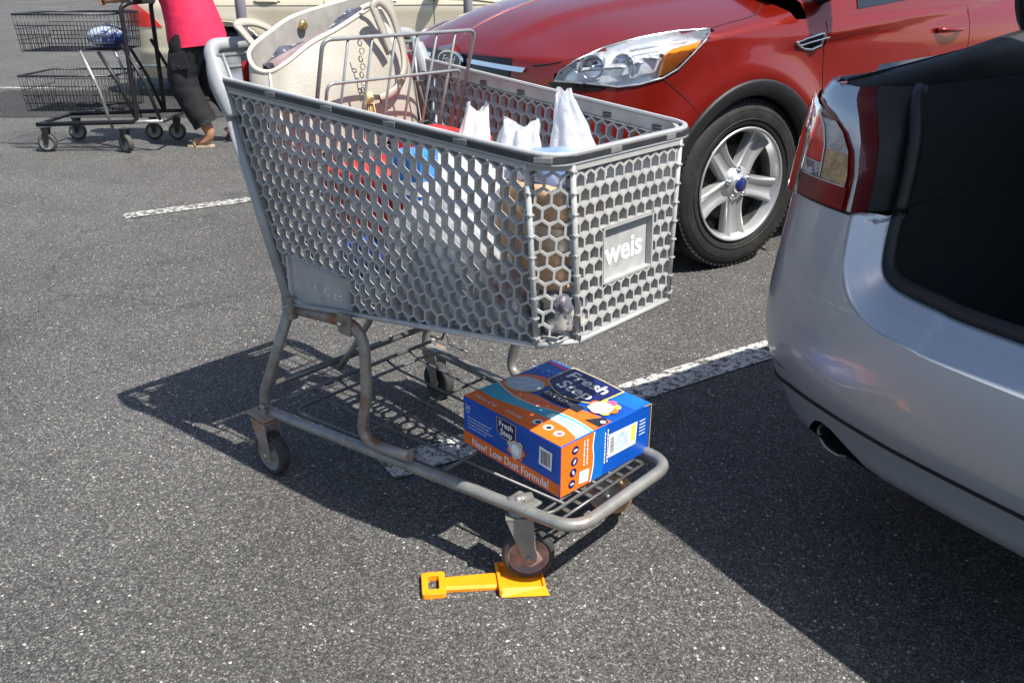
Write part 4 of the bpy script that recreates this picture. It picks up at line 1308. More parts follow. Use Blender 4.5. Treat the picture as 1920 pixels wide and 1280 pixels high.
# link between the outer path and the flank
link = []
for (ab, z) in flank:
    if z < .386: continue
    link.append([cper(lerp(ab, 1.0, k/8), lerp(z, z, k/8)) for k in range(9)])
for s in (1,-1):
    body.grid([cside(r, s) for r in up])
    def cut(i, j):
        c = (low[i][j]+low[i+1][j+1])/2
        yo = abs(c.y+CW)
        return wheelhole(c)
    body.grid([cside(r, s) for r in low], skip=cut)
    body.grid([cside(r, s) for r in link])
    body.grid([cside(r, s) for r in side_up], skip=lambda i, j: wheelhole((side_up[i][j]+side_up[i+1][j+1])/2))
# quarter deck between lamp and boot gutter, then the shoulder running forward
def gut(z): return interp([(.735,.638),(.80,.642),(.86,.655),(.90,.678),(.93,.708),(.96,.725),(.99,.73)], z)
def lamp_in(z): return interp([(.735,.654),(.80,.656),(.84,.668),(.87,.696),(.90,.752),(.918,.825),(.94,.872)], z)
deck = []
for k in range(23):
    z = lerp(.735,.945,k/22); g_, l_ = gut(z), lamp_in(z); r = []
    for q in range(7): yo = lerp(g_, l_, q/6); p = cper(a_of(yo, z), z); r.append(p)
    deck.append(r)
for s in (1,-1): body.grid([cside(r, s) for r in deck])
# top of the quarter: from the lamp top forward to the cabin, rounded shoulder
top = []
for k in range(24):
    x = lerp(.085, .95, k/23); zt = c_belt(x); 
    e = (0, .045+.02*sstep(0,.3,x)) 
    yo_out = CW-.055+.02*sstep(.08,.5,x); zz = lerp(.944, 1.022, sstep(.05,.75,x))
    q = []
    for t in range(9):
        u = t/8; yo = lerp(yo_out+.02*sstep(.1,.5,x), .765-.03*sstep(.05,.4,x), u); z = zz-.05*(1-u)**2.2*sstep(.0,.2,x)-.0
        yo0 = lerp(.872, .770, u); p0 = cper(a_of(yo0, .944), .944); f = k/23
        xx = lerp(p0.x, .95, f); z = lerp(.944, 1.022, sstep(0, .8, f))-.035*(1-u)**2*sstep(0,.3,f)
        q.append(V((xx, lerp(p0.y, -CW+lerp(.845,.735,u), sstep(0,.5,f)), z)))
    top.append(q)
fl_top = [cper(max(1, 1+(q[0].x-CA)), min(1.0, c_belt(q[0].x))) if q[0].x > CA else None for q in top]
for s in (1,-1): body.grid([cside(r, s) for r in top])
# shoulder-to-flank web
web = []
for q in top:
    x = q[0].x; zb = min(.93, c_belt(x)); a = 1+(x-CA)
    if x < CA:
        # find station on the corner at this x
        lo, hi = .3, 1.0
        for _ in range(30):
            mid = (lo+hi)/2
            if cper(mid, .90).x < x: lo = mid
            else: hi = mid
        p = cper(lo, .90)
    else: p = cper(a, zb)
    web.append([p, p.lerp(q[0], .5)+V((0,.008,.008)), q[0]])
for s in (1,-1): body.grid([cside(r, s) for r in web])
# flank between the lamp and the web
fl = []
for z in [lerp(.733,.905,k/8) for k in range(9)]:
    fl.append([cper(lerp(.93, 1.0, k/6), z) for k in range(7)]+[cper(1+.03*k, z) for k in range(1,8)])
for s in (1,-1): body.grid([cside(r, s) for r in fl])
# cabin, roof, bonnet
cab = []
CABX = [(.80,1.02,0),(.95,1.10,.3),(1.35,1.33,.86),(1.7,1.435,1),(2.2,1.46,1),(2.7,1.42,.98),(3.0,1.31,.8),(3.45,1.06,.2),(3.6,1.0,0),(4.3,.90,0),(4.7,.74,0)]
for x in [.80+.06*k for k in range(66)]:
    zt = interp([(a,b) for a,b,_ in CABX], x); hgt = interp([(a,c) for a,_,c in CABX], x); zb = c_belt(x); yb = CW-.05-(.45*max(0,(x-3.9)/.95)**2.5); r = []
    for k in range(13):
        t = k/12
        if t < .5: u = t/.5; z = lerp(zb, max(zb, zt-.06), u); yo = yb-.22*hgt*u**1.2
        else: u = (t-.5)/.5; z = max(zb, zt-.06)+(zt-max(zb, zt-.06))*(1-(1-u)**2); yo = lerp(yb-.22*hgt, 0, u)
        r.append(V((x, -CW+yo, z)))
    cab.append(r)
for s in (1,-1): body.grid([cside(r, s) for r in cab])
endc = [cab[-1], [V((p.x+.05, p.y, .45)) for p in cab[-1]]]
for s in (1,-1): body.grid([cside(r, s) for r in endc])
body.use(DARK)
for s in (1,-1): body.grid([cside([cper(a, .24) for a in AST], s), [V((p.x, -CW, .24)) for p in [cper(a, .24) for a in AST]]], smooth=False)
body.build('body', None, sedan, weld=True)
# boot opening: gutter strip coloured red to paint in the lamp's reflection, black seal, grey sill steps, black carpet
gut_p = [cper(a_of(gut(z), z), z) for z in [lerp(.945,.735,k/16) for k in range(17)]]
rim_p = gut_p+[cper(a_of(e[0], e[1]), e[1]) for e in E_s[::-1]]
def inward(p, d, fwd):  # move towards the centre and into the car
    c = V((p.x+fwd, p.y, p.z)); 
    dy = -CW-p.y; yo = abs(dy)
    k = sstep(.5,.74,yo); c.y += (1 if dy > 0 else -1)*d*k; c.z -= -0*(1-k); 
    if p.z < .72: c.z += d*(1-k)*.85
    return c
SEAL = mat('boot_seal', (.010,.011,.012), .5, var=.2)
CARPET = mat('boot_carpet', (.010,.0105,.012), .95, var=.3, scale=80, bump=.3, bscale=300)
sill = MB().use(SILVER)
for s in (1,-1):
    i0 = 16
    seg = rim_p[i0:]
    sill.grid([cside(r, s) for r in ([p for p in seg],[inward(p,.003,.014) for p in seg],[inward(p,.016,.020)+V((0,0,.002)) for p in seg],[inward(p,.019,.030) for p in seg],[inward(p,.034,.036)+V((0,0,.001)) for p in seg],[inward(p,.037,.048)-V((0,0,.002)) for p in seg],[inward(p,.060,.060)-V((0,0,.004)) for p in seg],[inward(p,.066,.09)-V((0,0,.004)) for p in seg])])
build_split(sill, 'boot_sill', None, sedan)
gm = MB().use(mat('painted_lamp_reflection', (.085,.008,.010), .35, var=.15, coat=.4))
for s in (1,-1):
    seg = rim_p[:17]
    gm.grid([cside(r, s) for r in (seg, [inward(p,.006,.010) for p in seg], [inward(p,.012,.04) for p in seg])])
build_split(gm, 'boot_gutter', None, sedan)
sm_ = MB().use(SEAL)
for s in (1,-1):
    seg = [inward(p,.070,.085)+(V((0,0,.0)) if p.z > .72 else V((0,0,.002))) for p in rim_p]
    sm_.tube(cside(seg, s), .013, 8)
    seg2 = [inward(p,.013,.04) for p in rim_p[:17]]; sm_.grid([cside(seg2, s), cside([inward(p,.06,.11) for p in rim_p[:17]], s)])
build_split(sm_, 'boot_seal', None, sedan)
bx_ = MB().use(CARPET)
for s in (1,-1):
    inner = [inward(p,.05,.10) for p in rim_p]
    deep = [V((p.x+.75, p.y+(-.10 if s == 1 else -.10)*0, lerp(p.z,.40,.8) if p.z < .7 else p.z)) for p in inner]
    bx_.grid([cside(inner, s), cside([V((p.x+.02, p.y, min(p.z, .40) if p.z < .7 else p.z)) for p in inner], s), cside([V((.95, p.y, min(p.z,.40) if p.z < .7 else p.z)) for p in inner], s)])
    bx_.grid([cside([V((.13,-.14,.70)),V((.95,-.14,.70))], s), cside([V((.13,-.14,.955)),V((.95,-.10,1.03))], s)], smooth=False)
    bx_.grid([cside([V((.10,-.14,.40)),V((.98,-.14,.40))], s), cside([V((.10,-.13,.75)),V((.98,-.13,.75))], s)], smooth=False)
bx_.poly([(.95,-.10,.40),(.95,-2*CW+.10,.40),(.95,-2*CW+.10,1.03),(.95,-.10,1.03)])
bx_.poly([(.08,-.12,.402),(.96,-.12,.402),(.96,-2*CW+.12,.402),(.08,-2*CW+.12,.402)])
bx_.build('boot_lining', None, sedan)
# dark seal channel along the quarter top, hinge-side
m = MB().use(SEAL)
for s in (1,-1):
    m.grid([cside([V((q[-1].x, q[-1].y+dy, q[-1].z+dz)) for q in top], s) for dy, dz in ((.014,.002),(.004,.012),(-.010,.006),(-.03,-.02),(-.05,-.12))])
build_split(m, 'boot_seal', None, sedan)
m = MB().use(SILVER)
# raised boot lid standing open above
lid = []
for p in smooth_path([(1.00,0,1.015),(.80,0,1.05),(.60,0,1.22),(.50,0,1.40),(.43,0,1.52),(.38,0,1.565),(.32,0,1.585),(.25,0,1.59)], 4):
    lid.append([V((p.x-.02*(1-yo*yo), -CW+yo*.63, p.z)) for yo in [-1+.125*q for q in range(17)]])
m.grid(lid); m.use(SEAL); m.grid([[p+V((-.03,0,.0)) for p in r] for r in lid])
for side_ in (0,-1): m.grid([[r[side_] for r in lid],[r[side_]+V((-.03,0,0)) for r in lid]])
m.grid([lid[-1],[p+V((-.03,0,0)) for p in lid[-1]]])
m.build('boot_lid', None, sedan)
for s in (1,-1):
    m = MB(); m.tube(cside(smooth_path([(.80,-.16,.95),(.66,-.16,1.05),(.62,-.16,1.15)],5), s), .012, 8); m.build('hinge', SEAL, sedan)
# tail lamps wrapped round the corner
LRED = mat('tail_lamp_red', (.62,.015,.010), .28, var=.25, scale=22, coat=.18, spec=.3, bump=.08, bscale=60)
LDEEP = mat('tail_lamp_deep', (.17,.007,.006), .28, var=.35, scale=18, coat=.15, spec=.3)
LCLR = mat('tail_lamp_clear', (.34,.36,.37), .25, .35, var=.3, scale=30, coat=.2, bump=.3, bscale=70)
LAMB = mat('tail_lamp_amber', (.42,.30,.16), .28, .3, var=.4, scale=40, coat=.2, bump=.3, bscale=90)
LCHK = mat('tail_lamp_checker', (.10,.11,.12), .28, .3, var=.8, scale=55, coat=.2, bump=.4, bscale=100, color2=(.5,.52,.54), c2scale=45, c2lo=.48, c2hi=.54)
def lampgrid(mb, z0, z1, u0, u1, off=.006, nz=14, nu=16, bulge=.0):
    """u 0 = inner edge beside the gutter strip, 1 = outer end on the flank"""
    rws = []
    for k in range(nz+1):
        z = lerp(z0, z1, k/nz); r = []
        yo_i = lamp_in(z); ai = a_of(yo_i, z)
        ao = 1.0+.10*(1-abs((z-.80)/.14))
        for q in range(nu+1):
            u = lerp(u0, u1, q/nu); a = lerp(ai, ao, u); p = cper(a, z); d = cper(a+.01, z)-cper(a-.01, z); n_ = V((-d.y, d.x, 0)).normalized()
            if n_.dot(V((p.x-1.5, p.y+CW, 0))) < 0: n_ = -n_
            r.append(p+n_*(off+bulge*sin(pi*u)*sin(pi*k/nz)))
        rws.append(r)
    mb.grid(rws); return rws
for s in (1,-1):
    tl = empty('tail_lamp'); tl.parent = sedan
    def bb(mb, name, m_, par=tl):
        if s == -1: mb.v = [tuple(cm(p)) for p in mb.v]
        return mb.build(name, m_, par)
    m = MB(); lampgrid(m, .738,.778, 0,1,.006); bb(m, 'lower_red_band', LDEEP)
    m = MB(); lampgrid(m, .780,.805, .155,1,.005); bb(m, 'reflector_band', LCHK)
    m = MB(); lampgrid(m, .780,.835, .012,.15,.005); bb(m, 'reverse_lamp', LAMB)
    m = MB(); lampgrid(m, .835,.885, .012,.15,.005); bb(m, 'clear_lamp', LCLR)
    m = MB(); lampgrid(m, .807,.893, .16,.50,.005, bulge=.004); bb(m, 'brake_lamp', LRED)
    m = MB(); lampgrid(m, .807,.893, .505,1,.005); lampgrid(m, .895,.920, .15,1,.004); bb(m, 'smoked_edge', mat('lamp_edge', (.34,.05,.05), .25, .2, var=.3, coat=.2))
    m = MB(); rws = lampgrid(m, .733,.924, -.01,1.01,.001); bb(m, 'lamp_base', LDEEP)
    m = MB(); rws = lampgrid(m, .735,.922, 0,1,.013); bb(m, 'lens', lens_mat('lamp_lens', (1,.97,.97), ior=1.09))
    m = MB(); 
    for zz in (.779,.806): 
        rr = lampgrid(MB(), zz, zz+.001, 0.01 if zz < .78 else .155, 1, .0075, 1, 24); m.tube(rr[0], .0012, 5)
    rr = lampgrid(MB(), .781,.890, .153,.156, .0075, 20, 1); m.tube([r[0] for r in rr], .0014, 5)
    bb(m, 'lamp_divider', mat('divider', (.6,.6,.6), .3, .5))
# crease line between bumper and apron and dark gap under the lamp
m = MB()
for s in (1,-1):
    ln = []
    for k in range(41):
        a = lerp(0,.93,k/40); yo = abs(cper(a,.32).y+CW); z = .352-.075*sstep(.55,.80,yo)*0+.014*sstep(.3,.7,yo)
        z = interp([(0,.345),(.45,.345),(.62,.352),(.72,.352),(.80,.335),(.88,.30)], yo)
        p = cper(a, z); d = V((p.x-1.0, p.y+CW, 0)).normalized(); ln.append(p+d*.001)
    m.tube(cside(ln, s), .0042, 6)
build_split(m, 'bumper_crease', DARK, sedan)
m = MB()
for s in (1,-1):
    ln = [cper(lerp(a_of(.638,.735), 1.25, k/30), .735)+V((-.001,0,0)) for k in range(31)]; m.tube(cside(ln, s), .0028, 6)
build_split(m, 'lamp_gap', DARK, sedan)
# exhaust tips and liners
for s in (1,-1):
    c = V((.105, -CW+.635, .250)); c = c if s == 1 else cm(c)
    A = frame(c, (0,1,0), (-1,0,-.08))
    m = MB(); m.lathe([(.030,-.25),(.034,-.02),(.037,.010),(.0385,.018),(.036,.020),(.033,.010),(.031,-.12),(.0,-.12)], A @ Matrix.Diagonal((1.25,.92,1,1)), 30)
    m.build('exhaust_pipe', mat('exhaust', (.20,.20,.20), .25, .9, var=.3, scale=40), sedan)
    m = MB(); m.lathe([(.0,-.10),(.031,-.10)], A @ Matrix.Diagonal((1.25,.92,1,1)), 24); m.build('exhaust_bore', DARK, sedan)
# wheels
for cx, cz in CW_:
    for s in (1,-1):
        wr = empty('wheel', (cx, -.02 if s == 1 else -2*CW+.02, cz)); wr.parent = sedan; A = frame((0,0,0), (1,0,0), (0,s,0))
        m = MB(); m.lathe([(.20,-.03),(.24,-.01),(.29,-.006),(.312,-.025),(.318,-.06),(.318,-.17),(.30,-.20),(.2,-.19)], A, 48); m.build('tyre', TYRE, wr)
        m = MB(); m.lathe([(.205,-.02),(.20,-.012),(.192,-.03),(.18,-.10)], A, 40); m.lathe([(0,-.02),(.05,-.02),(.06,-.035)], A, 24)
        for k in range(7):
            a = 2*pi*k/7; X = V((cos(a), sin(a), 0)); Rm = (A @ frame((0,0,0), X, (0,0,1))).to_3x3()
            m.box(A @ (X*.12+V((0,0,-.032))), (.16,.045,.02), Rm, bev=.006)
        m.build('rim', ALLOY, wr)
m = MB()
for cx, cz in CW_:
    for s in (1,-1):
        arc = [(cx+.36*cos(pi*k/16), cz+.36*sin(pi*k/16)) for k in range(-3,20)]
        m.grid([cside([V((x,-.02,z)) for x, z in arc], s), cside([V((x,-.36,z)) for x, z in arc], s)])
build_split(m, 'wheel_house', DARK, sedan)
m = MB()
for s in (1,-1):
    for xa, xb in ((1.15,1.95),(2.02,2.95)):
        q = []
        for k in range(11):
            x = lerp(xa, xb, k/10); zt = interp([(a,b) for a,b,_ in CABX], x); hgt = interp([(a,c) for a,_,c in CABX], x); zb = c_belt(x)
            q.append([V((x, -CW+CW-.05-.22*hgt*u**1.2+.004, lerp(zb, max(zb, zt-.06), u))) for u in (.12,.4,.7,.92)])
        m.grid([cside(r, s) for r in q])
build_split(m, 'window', GLASS, sedan)
# ---------------------------------------------------------------- groceries in the basket
def cw(x, y, z): return CART_O+V((cos(CART_T)*x-sin(CART_T)*y, sin(CART_T)*x+cos(CART_T)*y, z))
def film(name, c, tr=.35):
    m = mat(name, c, .38, var=.05, scale=20, transl=tr, spec=.5, bump=.6, bscale=38)
    return m
FILM = film('bag_film', (.84,.86,.89), .55); 
def grocery_bag(x, y, z, dims, peak, seed, label, m_=FILM, group='white grocery bags in the cart', lean=(0,0), tone=None):
    """knotted plastic carrier: crumpled belly and a gathered pair of handles standing up"""
    root = empty('grocery_bag', cw(x, y, z), CART_T, label=label, cat='grocery bag', group=group)
    rng = random.Random(seed); off = V((rng.uniform(0,50), rng.uniform(0,50), rng.uniform(0,50)))
    hx_, hy_, H = dims[0]/2, dims[1]/2, dims[2]
    mb = MB(); rows = []; NU, NV = 56, 30
    for i in range(NV+1):
        v = i/NV; r = []
        prof = (1-(abs(2*v-.92))**3.2*.98)**(1/2.2) if abs(2*v-.92) < 1 else .03
        prof = max(.03, prof)
        for k in range(NU):
            a = 2*pi*k/NU; c_, s_ = cos(a), sin(a); q = (abs(c_)**3.5+abs(s_)**3.5)**(-1/3.5)
            p = V((hx_*q*c_*prof, hy_*q*s_*prof, H*v))
            n1 = noise.noise(V((p.x*13, p.y*13, p.z*11))+off); n2 = abs(noise.noise(V((p.x*34, p.y*34, p.z*20))+off)); n3 = abs(noise.noise(V((p.x*75, p.y*75, p.z*40))+off))
            d = (.016*n1-.012*n2+.006*(1-n3))*min(1, prof*1.3)
            r.append(p+V((c_, s_, 0))*d+V((0,0,.010*n1*v*min(1,prof*1.5))))
        rows.append(r)
    mb.grid(rows, closed_u=True)
    mb.build('bag_body', m_, root)
    for (px_, py_, h, w0, w1, lx, ly, yaw) in peak:
        mb = MB(); rows = []; N = 40
        for i in range(23):
            t = i/22; rr = lerp(w0, w1, t**.6); r = []
            cx, cy = px_+lx*t+.004*noise.noise(V((t*5, seed, 0))), py_+ly*t+.004*noise.noise(V((t*5, 0, seed)))
            cz = H*.80+h*t
            flat_ = lerp(.75, .42, t)
            for k in range(N):
                a = 2*pi*k/N; ple = 1+.16*sin(a*6+seed+t*2.2)+.10*sin(a*11+3*t+seed*2)+.12*noise.noise(V((cos(a)*2, sin(a)*2, t*3+seed)))
                X, Y = rr*cos(a)*ple, rr*flat_*sin(a)*ple
                r.append(V((cx+X*cos(yaw)-Y*sin(yaw), cy+X*sin(yaw)+Y*cos(yaw), cz+.006*sin(a*2+seed)*t+(.005*sin(a*2+seed) if i == 22 else 0))))
            rows.append(r)
        mb.grid(rows, closed_u=True)
        mb.build('bag_handle', m_, root)
    return root
g_ = None
grocery_bag(.455,.0,.535,(.24,.24,.285),[(-.02,.035,.115,.042,.021,-.030,.055,.6)],1,'white plastic grocery bag with a short slanted handle, nearest the child seat')
grocery_bag(.585,-.06,.530,(.22,.22,.275),[(.005,.060,.120,.062,.034,-.010,.035,.5)],2,'white plastic grocery bag with crumpled open handle loops, the middle one of three')
grocery_bag(.705,.015,.565,(.22,.26,.235),[(.005,.045,.178,.092,.0165,-.045,.0,.3)],3,'white plastic grocery bag with the tallest upright handle, at the front of the cart')
grocery_bag(.575,-.128,.520,(.34,.14,.235),[],5,'white plastic grocery bag lying low against the near honeycomb side')
TANB = mat('brown_paper_pack', (.60,.37,.21), .42, var=.2, scale=12, coat=.4, bump=.3, bscale=30)
def pack(name, x, y, z, d, yaw, m_, label, cat, tilt=0, bev=.012, wob=.004, parts=None):
    root = empty(name, cw(x, y, z), CART_T+yaw, label=label, cat=cat); root.rotation_euler.y = tilt
    if name == 'drink_carton': root['group'] = 'red drinks cartons in the cart'
    bm = bmesh.new(); bmesh.ops.create_cube(bm, size=1)
    for v in bm.verts: v.co = V((v.co.x*d[0], v.co.y*d[1], (v.co.z+.5)*d[2]))
    bmesh.ops.bevel(bm, geom=bm.edges[:], offset=bev, segments=3, profile=.5, affect='EDGES')
    bmesh.ops.subdivide_edges(bm, edges=[e for e in bm.edges if e.calc_length() > .04], cuts=5, use_grid_fill=True)
    for v in bm.verts:
        n = noise.noise(v.co*22+V((x*40, y*40, 0))); v.co += v.co.normalized()*n*wob*2
    mb = MB(); mb.bm(bm, smooth=True); mb.build('pack_body', m_, root)
    if parts: parts(root, d)
    return root
def band(z0, z1, m_, k=.003, name='printed_band'):
    def f(root, d):
        mb = MB(); zc = (z0+z1)/2*d[2]; h = (z1-z0)*d[2]; X, Y = d[0]/2+k, d[1]/2+k
        pts = fillet([(-X,-Y,0),(X,-Y,0),(X,Y,0),(-X,Y,0)], .012, 4, closed=True)
        mb.grid([[V((p.x, p.y, zc-h/2)) for p in pts],[V((p.x, p.y, zc+h/2)) for p in pts]], closed_u=True); mb.build(name, m_, root)
    return f
pack('potato_sack', .768,-.068,.585, (.145,.185,.225), .06, TANB, 'tan brown paper grocery pack in the front corner of the cart', 'paper pack', parts=band(.55,.72, mat('pack_pale', (.60,.48,.36), .5, var=.2, scale=20)), wob=.007)
pack('blue_pack', .755,-.085,.800, (.12,.12,.05), .3, mat('blue_pack', (.24,.34,.62), .3, var=.25, scale=30, coat=.5), 'pale blue wrapped grocery pack on top of the brown paper pack', 'food pack', wob=.008, parts=band(.3,.6, FILM))
REDC = mat('red_carton', (.62,.035,.030), .38, var=.08, scale=8, coat=.3)
def swoosh(root, d):
    mb = MB(); 
    for s in (-1,1):
        lo = [(x, s*(d[1]/2+.0035), .35*d[2]+.10*d[2]*sin(x*22)) for x in [lerp(-.46*d[0], .46*d[0], k/14) for k in range(15)]]
        mb.grid([[V(p) for p in lo],[V((p[0], p[1], p[2]+.16*d[2])) for p in lo]])
    mb.build('white_wave', M['white'], root)
pack('drink_carton', .300,-.075,.640, (.19,.205,.125), .06, REDC, 'red drinks carton with a white wave, lower of the two below the child seat', 'carton', parts=swoosh, bev=.006, wob=.001)
pack('drink_carton', .325,.055,.700, (.20,.13,.120), -.10, REDC, 'red drinks carton standing higher, behind the lower red carton', 'carton', parts=swoosh, bev=.006, wob=.001)
pack('cereal_box', .455,-.135,.735, (.075,.06,.090), .2, mat('blue_box_print', (.02,.20,.62), .35, var=.3, scale=24, coat=.4), 'small bright blue box poking up between white grocery bags', 'box', bev=.004, wob=.001, parts=band(.10,.40, M['white']))
pack('snack_bag', .36,-.15,.515, (.15,.11,.12), .15, mat('blue_wrapper', (.03,.08,.36), .28, var=.6, scale=22, coat=.6, color2=(.70,.72,.76), c2scale=12, c2lo=.5, c2hi=.56), 'dark blue and white wrapped snack pack low in the cart near the name plate', 'snack pack', wob=.010)
pack('foil_pack', .70,-.13,.545, (.16,.10,.11), -.1, mat('pink_wrapper', (.50,.30,.27), .35, var=.5, scale=22, coat=.5, color2=(.72,.70,.66), c2scale=14, c2lo=.48, c2hi=.56), 'pinkish wrapped grocery pack low against the near side of the cart', 'food pack', wob=.010)
pack('dark_bottle_pack', .815,-.095,.560, (.085,.15,.075), .1, mat('dark_pack', (.10,.10,.13), .4, var=.6, scale=40, color2=(.45,.42,.38), c2scale=26, c2lo=.48, c2hi=.54), 'grey and dark printed pack under the brown paper pack in the front corner', 'food pack', wob=.008)
# ---------------------------------------------------------------- handbag in the child seat
BEIGE = mat('beige_leather', (.345,.318,.272), .42, var=.06, scale=9, bump=.10, bscale=220, coat=.15)
LINING = mat('bag_lining', (.30,.285,.26), .7, var=.12, scale=40)
PIPE = mat('bag_piping', (.66,.61,.53), .5, var=.06)
GOLD = mat('gold_metal', (.72,.50,.20), .22, .9, var=.1)
bag = empty('handbag', cw(.13,-.06,.785), CART_T, label='large beige leather tote handbag sitting open in the child seat of the cart', cat='handbag')
RIMB = [(.068,-.236,.984),(.092,-.240,.960),(.122,-.224,.953),(.142,-.197,.970),(.152,-.140,1.006),(.146,-.062,1.033),(.128,.045,1.074),(.100,.118,1.098),(.060,.130,1.106),(.032,.066,1.086),(.020,-.046,1.062),(.024,-.108,1.046),(.036,-.164,1.022),(.050,-.210,1.002)]
rimb = smooth_path(RIMB, 8, closed=True); NB = len(rimb)
bc = V((.13,-.06,.785))
def botp(k):
    p = rimb[k]; d = V((p.x-.092, p.y+.055, 0)); a = atan2(d.y/.19, d.x/.055); q = (abs(cos(a))**4+abs(sin(a))**4)**(-.25)
    return V((.145+.066*q*cos(a), -.052+.172*q*sin(a), .792))
def wall(t, ins):
    r = []
    for k in range(NB):
        a, b = rimb[k], botp(k); p = a.lerp(b, t); n = V(((p.x-.11)*2.5, p.y+.055, 0)); n.normalize()
        w_ = .020*sin(pi*t)+.008*noise.noise(V((p.x*14, p.y*14, p.z*10)))*sin(pi*min(1,t*1.2)); p += n*(w_-ins)
        r.append(p-bc)
    return r
m = MB(); m.grid([wall(k/18, 0) for k in range(19)], closed_u=True); m.face([m.vert(p) for p in wall(1, 0)][::-1])
m.build('bag_body', BEIGE, bag)
m = MB(); m.grid([wall(k/12*.8, .006) for k in range(13)], closed_u=True); m.build('lining', LINING, bag)
m = MB(); m.tube([p-bc for p in rimb], .0048, 7, closed=True); m.build('rim_piping', PIPE, bag)
m = MB()
for kk in (16, 62):
    m.tube([wall(t/10, -.001)[kk] for t in range(10)], .0022, 5)
m.build('side_seam', PIPE, bag)
# contents: dark spotted scarf and a mauve wallet
sc = MB(); rows = []
for i in range(15):
    r = []
    for j in range(26):
        u, v = i/14, j/25; p = V((.050+.06*u, -.195+.27*v, .962+.105*v+.010*sin(v*9)-.02*u+.012*noise.noise(V((u*4, v*9, 2)))))
        r.append(p-bc)
    rows.append(r)
sc.grid(rows)
sc.build('scarf', mat('spotted_scarf', (.050,.055,.085), .7, var=.5, scale=60, color2=(.52,.50,.52), c2scale=62, c2lo=.57, c2hi=.62), bag)
m = MB(); m.box(V((.102,-.128,.986))-bc, (.026,.17,.030), Matrix.Rotation(.36, 3, 'X'), bev=.010); m.build('wallet', mat('mauve_wallet', (.26,.19,.19), .45, var=.25, scale=30), bag)
m = MB(); A = frame(V((.034,-.075,1.034))-bc, (0,1,0), (1,.1,-.05))
m.lathe([(0,.006),(.006,.006),(.010,.004),(.012,0),(.0,-.002)], A, 20); m.build('snap_button', GOLD, bag)
# handles: flat leather straps
def strap(pts, w_, nrm, name='strap', m_=BEIGE):
    P = smooth_path(pts, 7); mb = MB(); rows = []
    for i, p in enumerate(P):
        t = (P[min(i+1, len(P)-1)]-P[max(i-1, 0)]).normalized(); n = V(nrm); b = t.cross(n).normalized(); n = b.cross(t)
        rows.append([p+b*x+n*y-bc for x, y in ((-w_,-.0025),(-w_*.9,.003),(w_*.9,.003),(w_,-.0025))])
    mb.grid(rows, closed_u=True); return mb.build(name, m_, bag)
strap([(.046,-.200,.990),(.025,-.222,1.030),(.018,-.226,1.038),(.012,-.212,1.044),(.012,-.180,1.042),(.018,-.152,1.030),(.022,-.13,1.012)], .009, (1,.2,.8))
strap([(.200,.030,.985),(.192,.004,1.054),(.190,-.002,1.074),(.190,.018,1.084),(.190,.045,1.060),(.192,.060,1.021),(.200,.066,.980),(.212,.056,.940),(.220,.022,.903),(.222,-.024,.888)], .010, (1,.3,.1))
strap([(.19,.045,1.00),(.178,.035,1.045),(.165,.020,1.075),(.15,.0,1.07)], .006, (1,0,.1), m_=PIPE)
m = MB()
for (y, z) in ((-.028,.985),(-.028,.985)):
    for k in range(7): 
        A = frame(V((.213,-.062+.004*(k % 2),1.005-.016*k))-bc, (0,.4,1) if k % 2 else (.4,0,1), (1,0,0) if k % 2 else (0,1,0)); m.lathe([(.0062+.0013*cos(q), .0013*sin(q)) for q in [2*pi*j/6 for j in range(6)]], A, 14, closed=True)
m.build('key_chain', mat('dull_chain', (.52,.44,.32), .4, .2, var=.15), bag)
m = MB()
rngt = random.Random(3)
for k in range(26):
    a = rngt.uniform(0,2*pi); r = rngt.uniform(0,.009); p = V((.222+r*cos(a), -.052+r*sin(a), .895))
    m.tube([p*1-bc, p+V((r*cos(a)*.6, r*sin(a)*.6+.004, -.035))-bc, p+V((r*cos(a), r*sin(a)+.006, -.075))-bc], .0016, 4)
A = frame(V((.222,-.052,.894))-bc, (1,0,0), (0,0,1)); m.lathe([(0,.012),(.006,.012),(.009,0),(.009,-.012)], A, 12)
m.build('tassel', mat('tassel_gold', (.62,.47,.22), .5, var=.25, scale=60), bag)
# fold of red leaflet lying on the seat rack beside the bag
pack('red_folder', .20,.165,.786, (.09,.05,.012), .4, REDC, 'small bright red packet on the wire rack beside the handbag', 'packet', bev=.003, wob=.001)
# ---------------------------------------------------------------- beige sedan across the aisle
# local axes: x forward (to the right in the photo), y away from the cart, near flank y=0
BO = V((-2.682, 8.519, 0))
beige = empty('parked_sedan', BO, 0, label='pale gold sedan parked side on in the far background behind the cart', cat='car')
GOLDP = car_paint('champagne_paint', (.60,.53,.40), rough=.34, metal=.30)
BW2 = 1.78
def b_in(x, z):
    i = interp([(.18,.09),(.24,.05),(.32,.02),(.45,.005),(.60,.0),(.74,.002),(.80,.0),(.845,.004),(.90,.03),(.97,.08)], z)
    i += .55*max(0, (-x-.55)/.62)**3+.60*max(0, (x-3.0)/.75)**3
    for cx in (0, 2.78):
        r = sqrt((x-cx)**2+(z-.315)**2); i -= .022*math.exp(-((r-.41)/.06)**2)*sstep(.2,.4,z)
    i += .012*sstep(.80,.775,z)*sstep(.60,.76,z)*0
    i -= .007*sstep(.36,.40,z)*sstep(.46,.43,z)
    return i
def b_belt(x): return interp([(-1.15,.84),(-.9,.93),(-.3,.945),(.4,.93),(1.9,.92),(2.3,.90),(3.0,.82),(3.7,.68)], x)
XS = [-1.15+.045*k for k in range(109)]
BWH = [(0,.315),(2.78,.315)]
m = MB().use(GOLDP)
rowsb = [[V((x, b_in(x, z), z)) for x in XS] for z in [0]]
grid_ = []
for k in range(31):
    r = []
    for x in XS:
        z = lerp(.18, b_belt(x), k/30); r.append(V((x, b_in(x, z), z)))
    grid_.append(r)
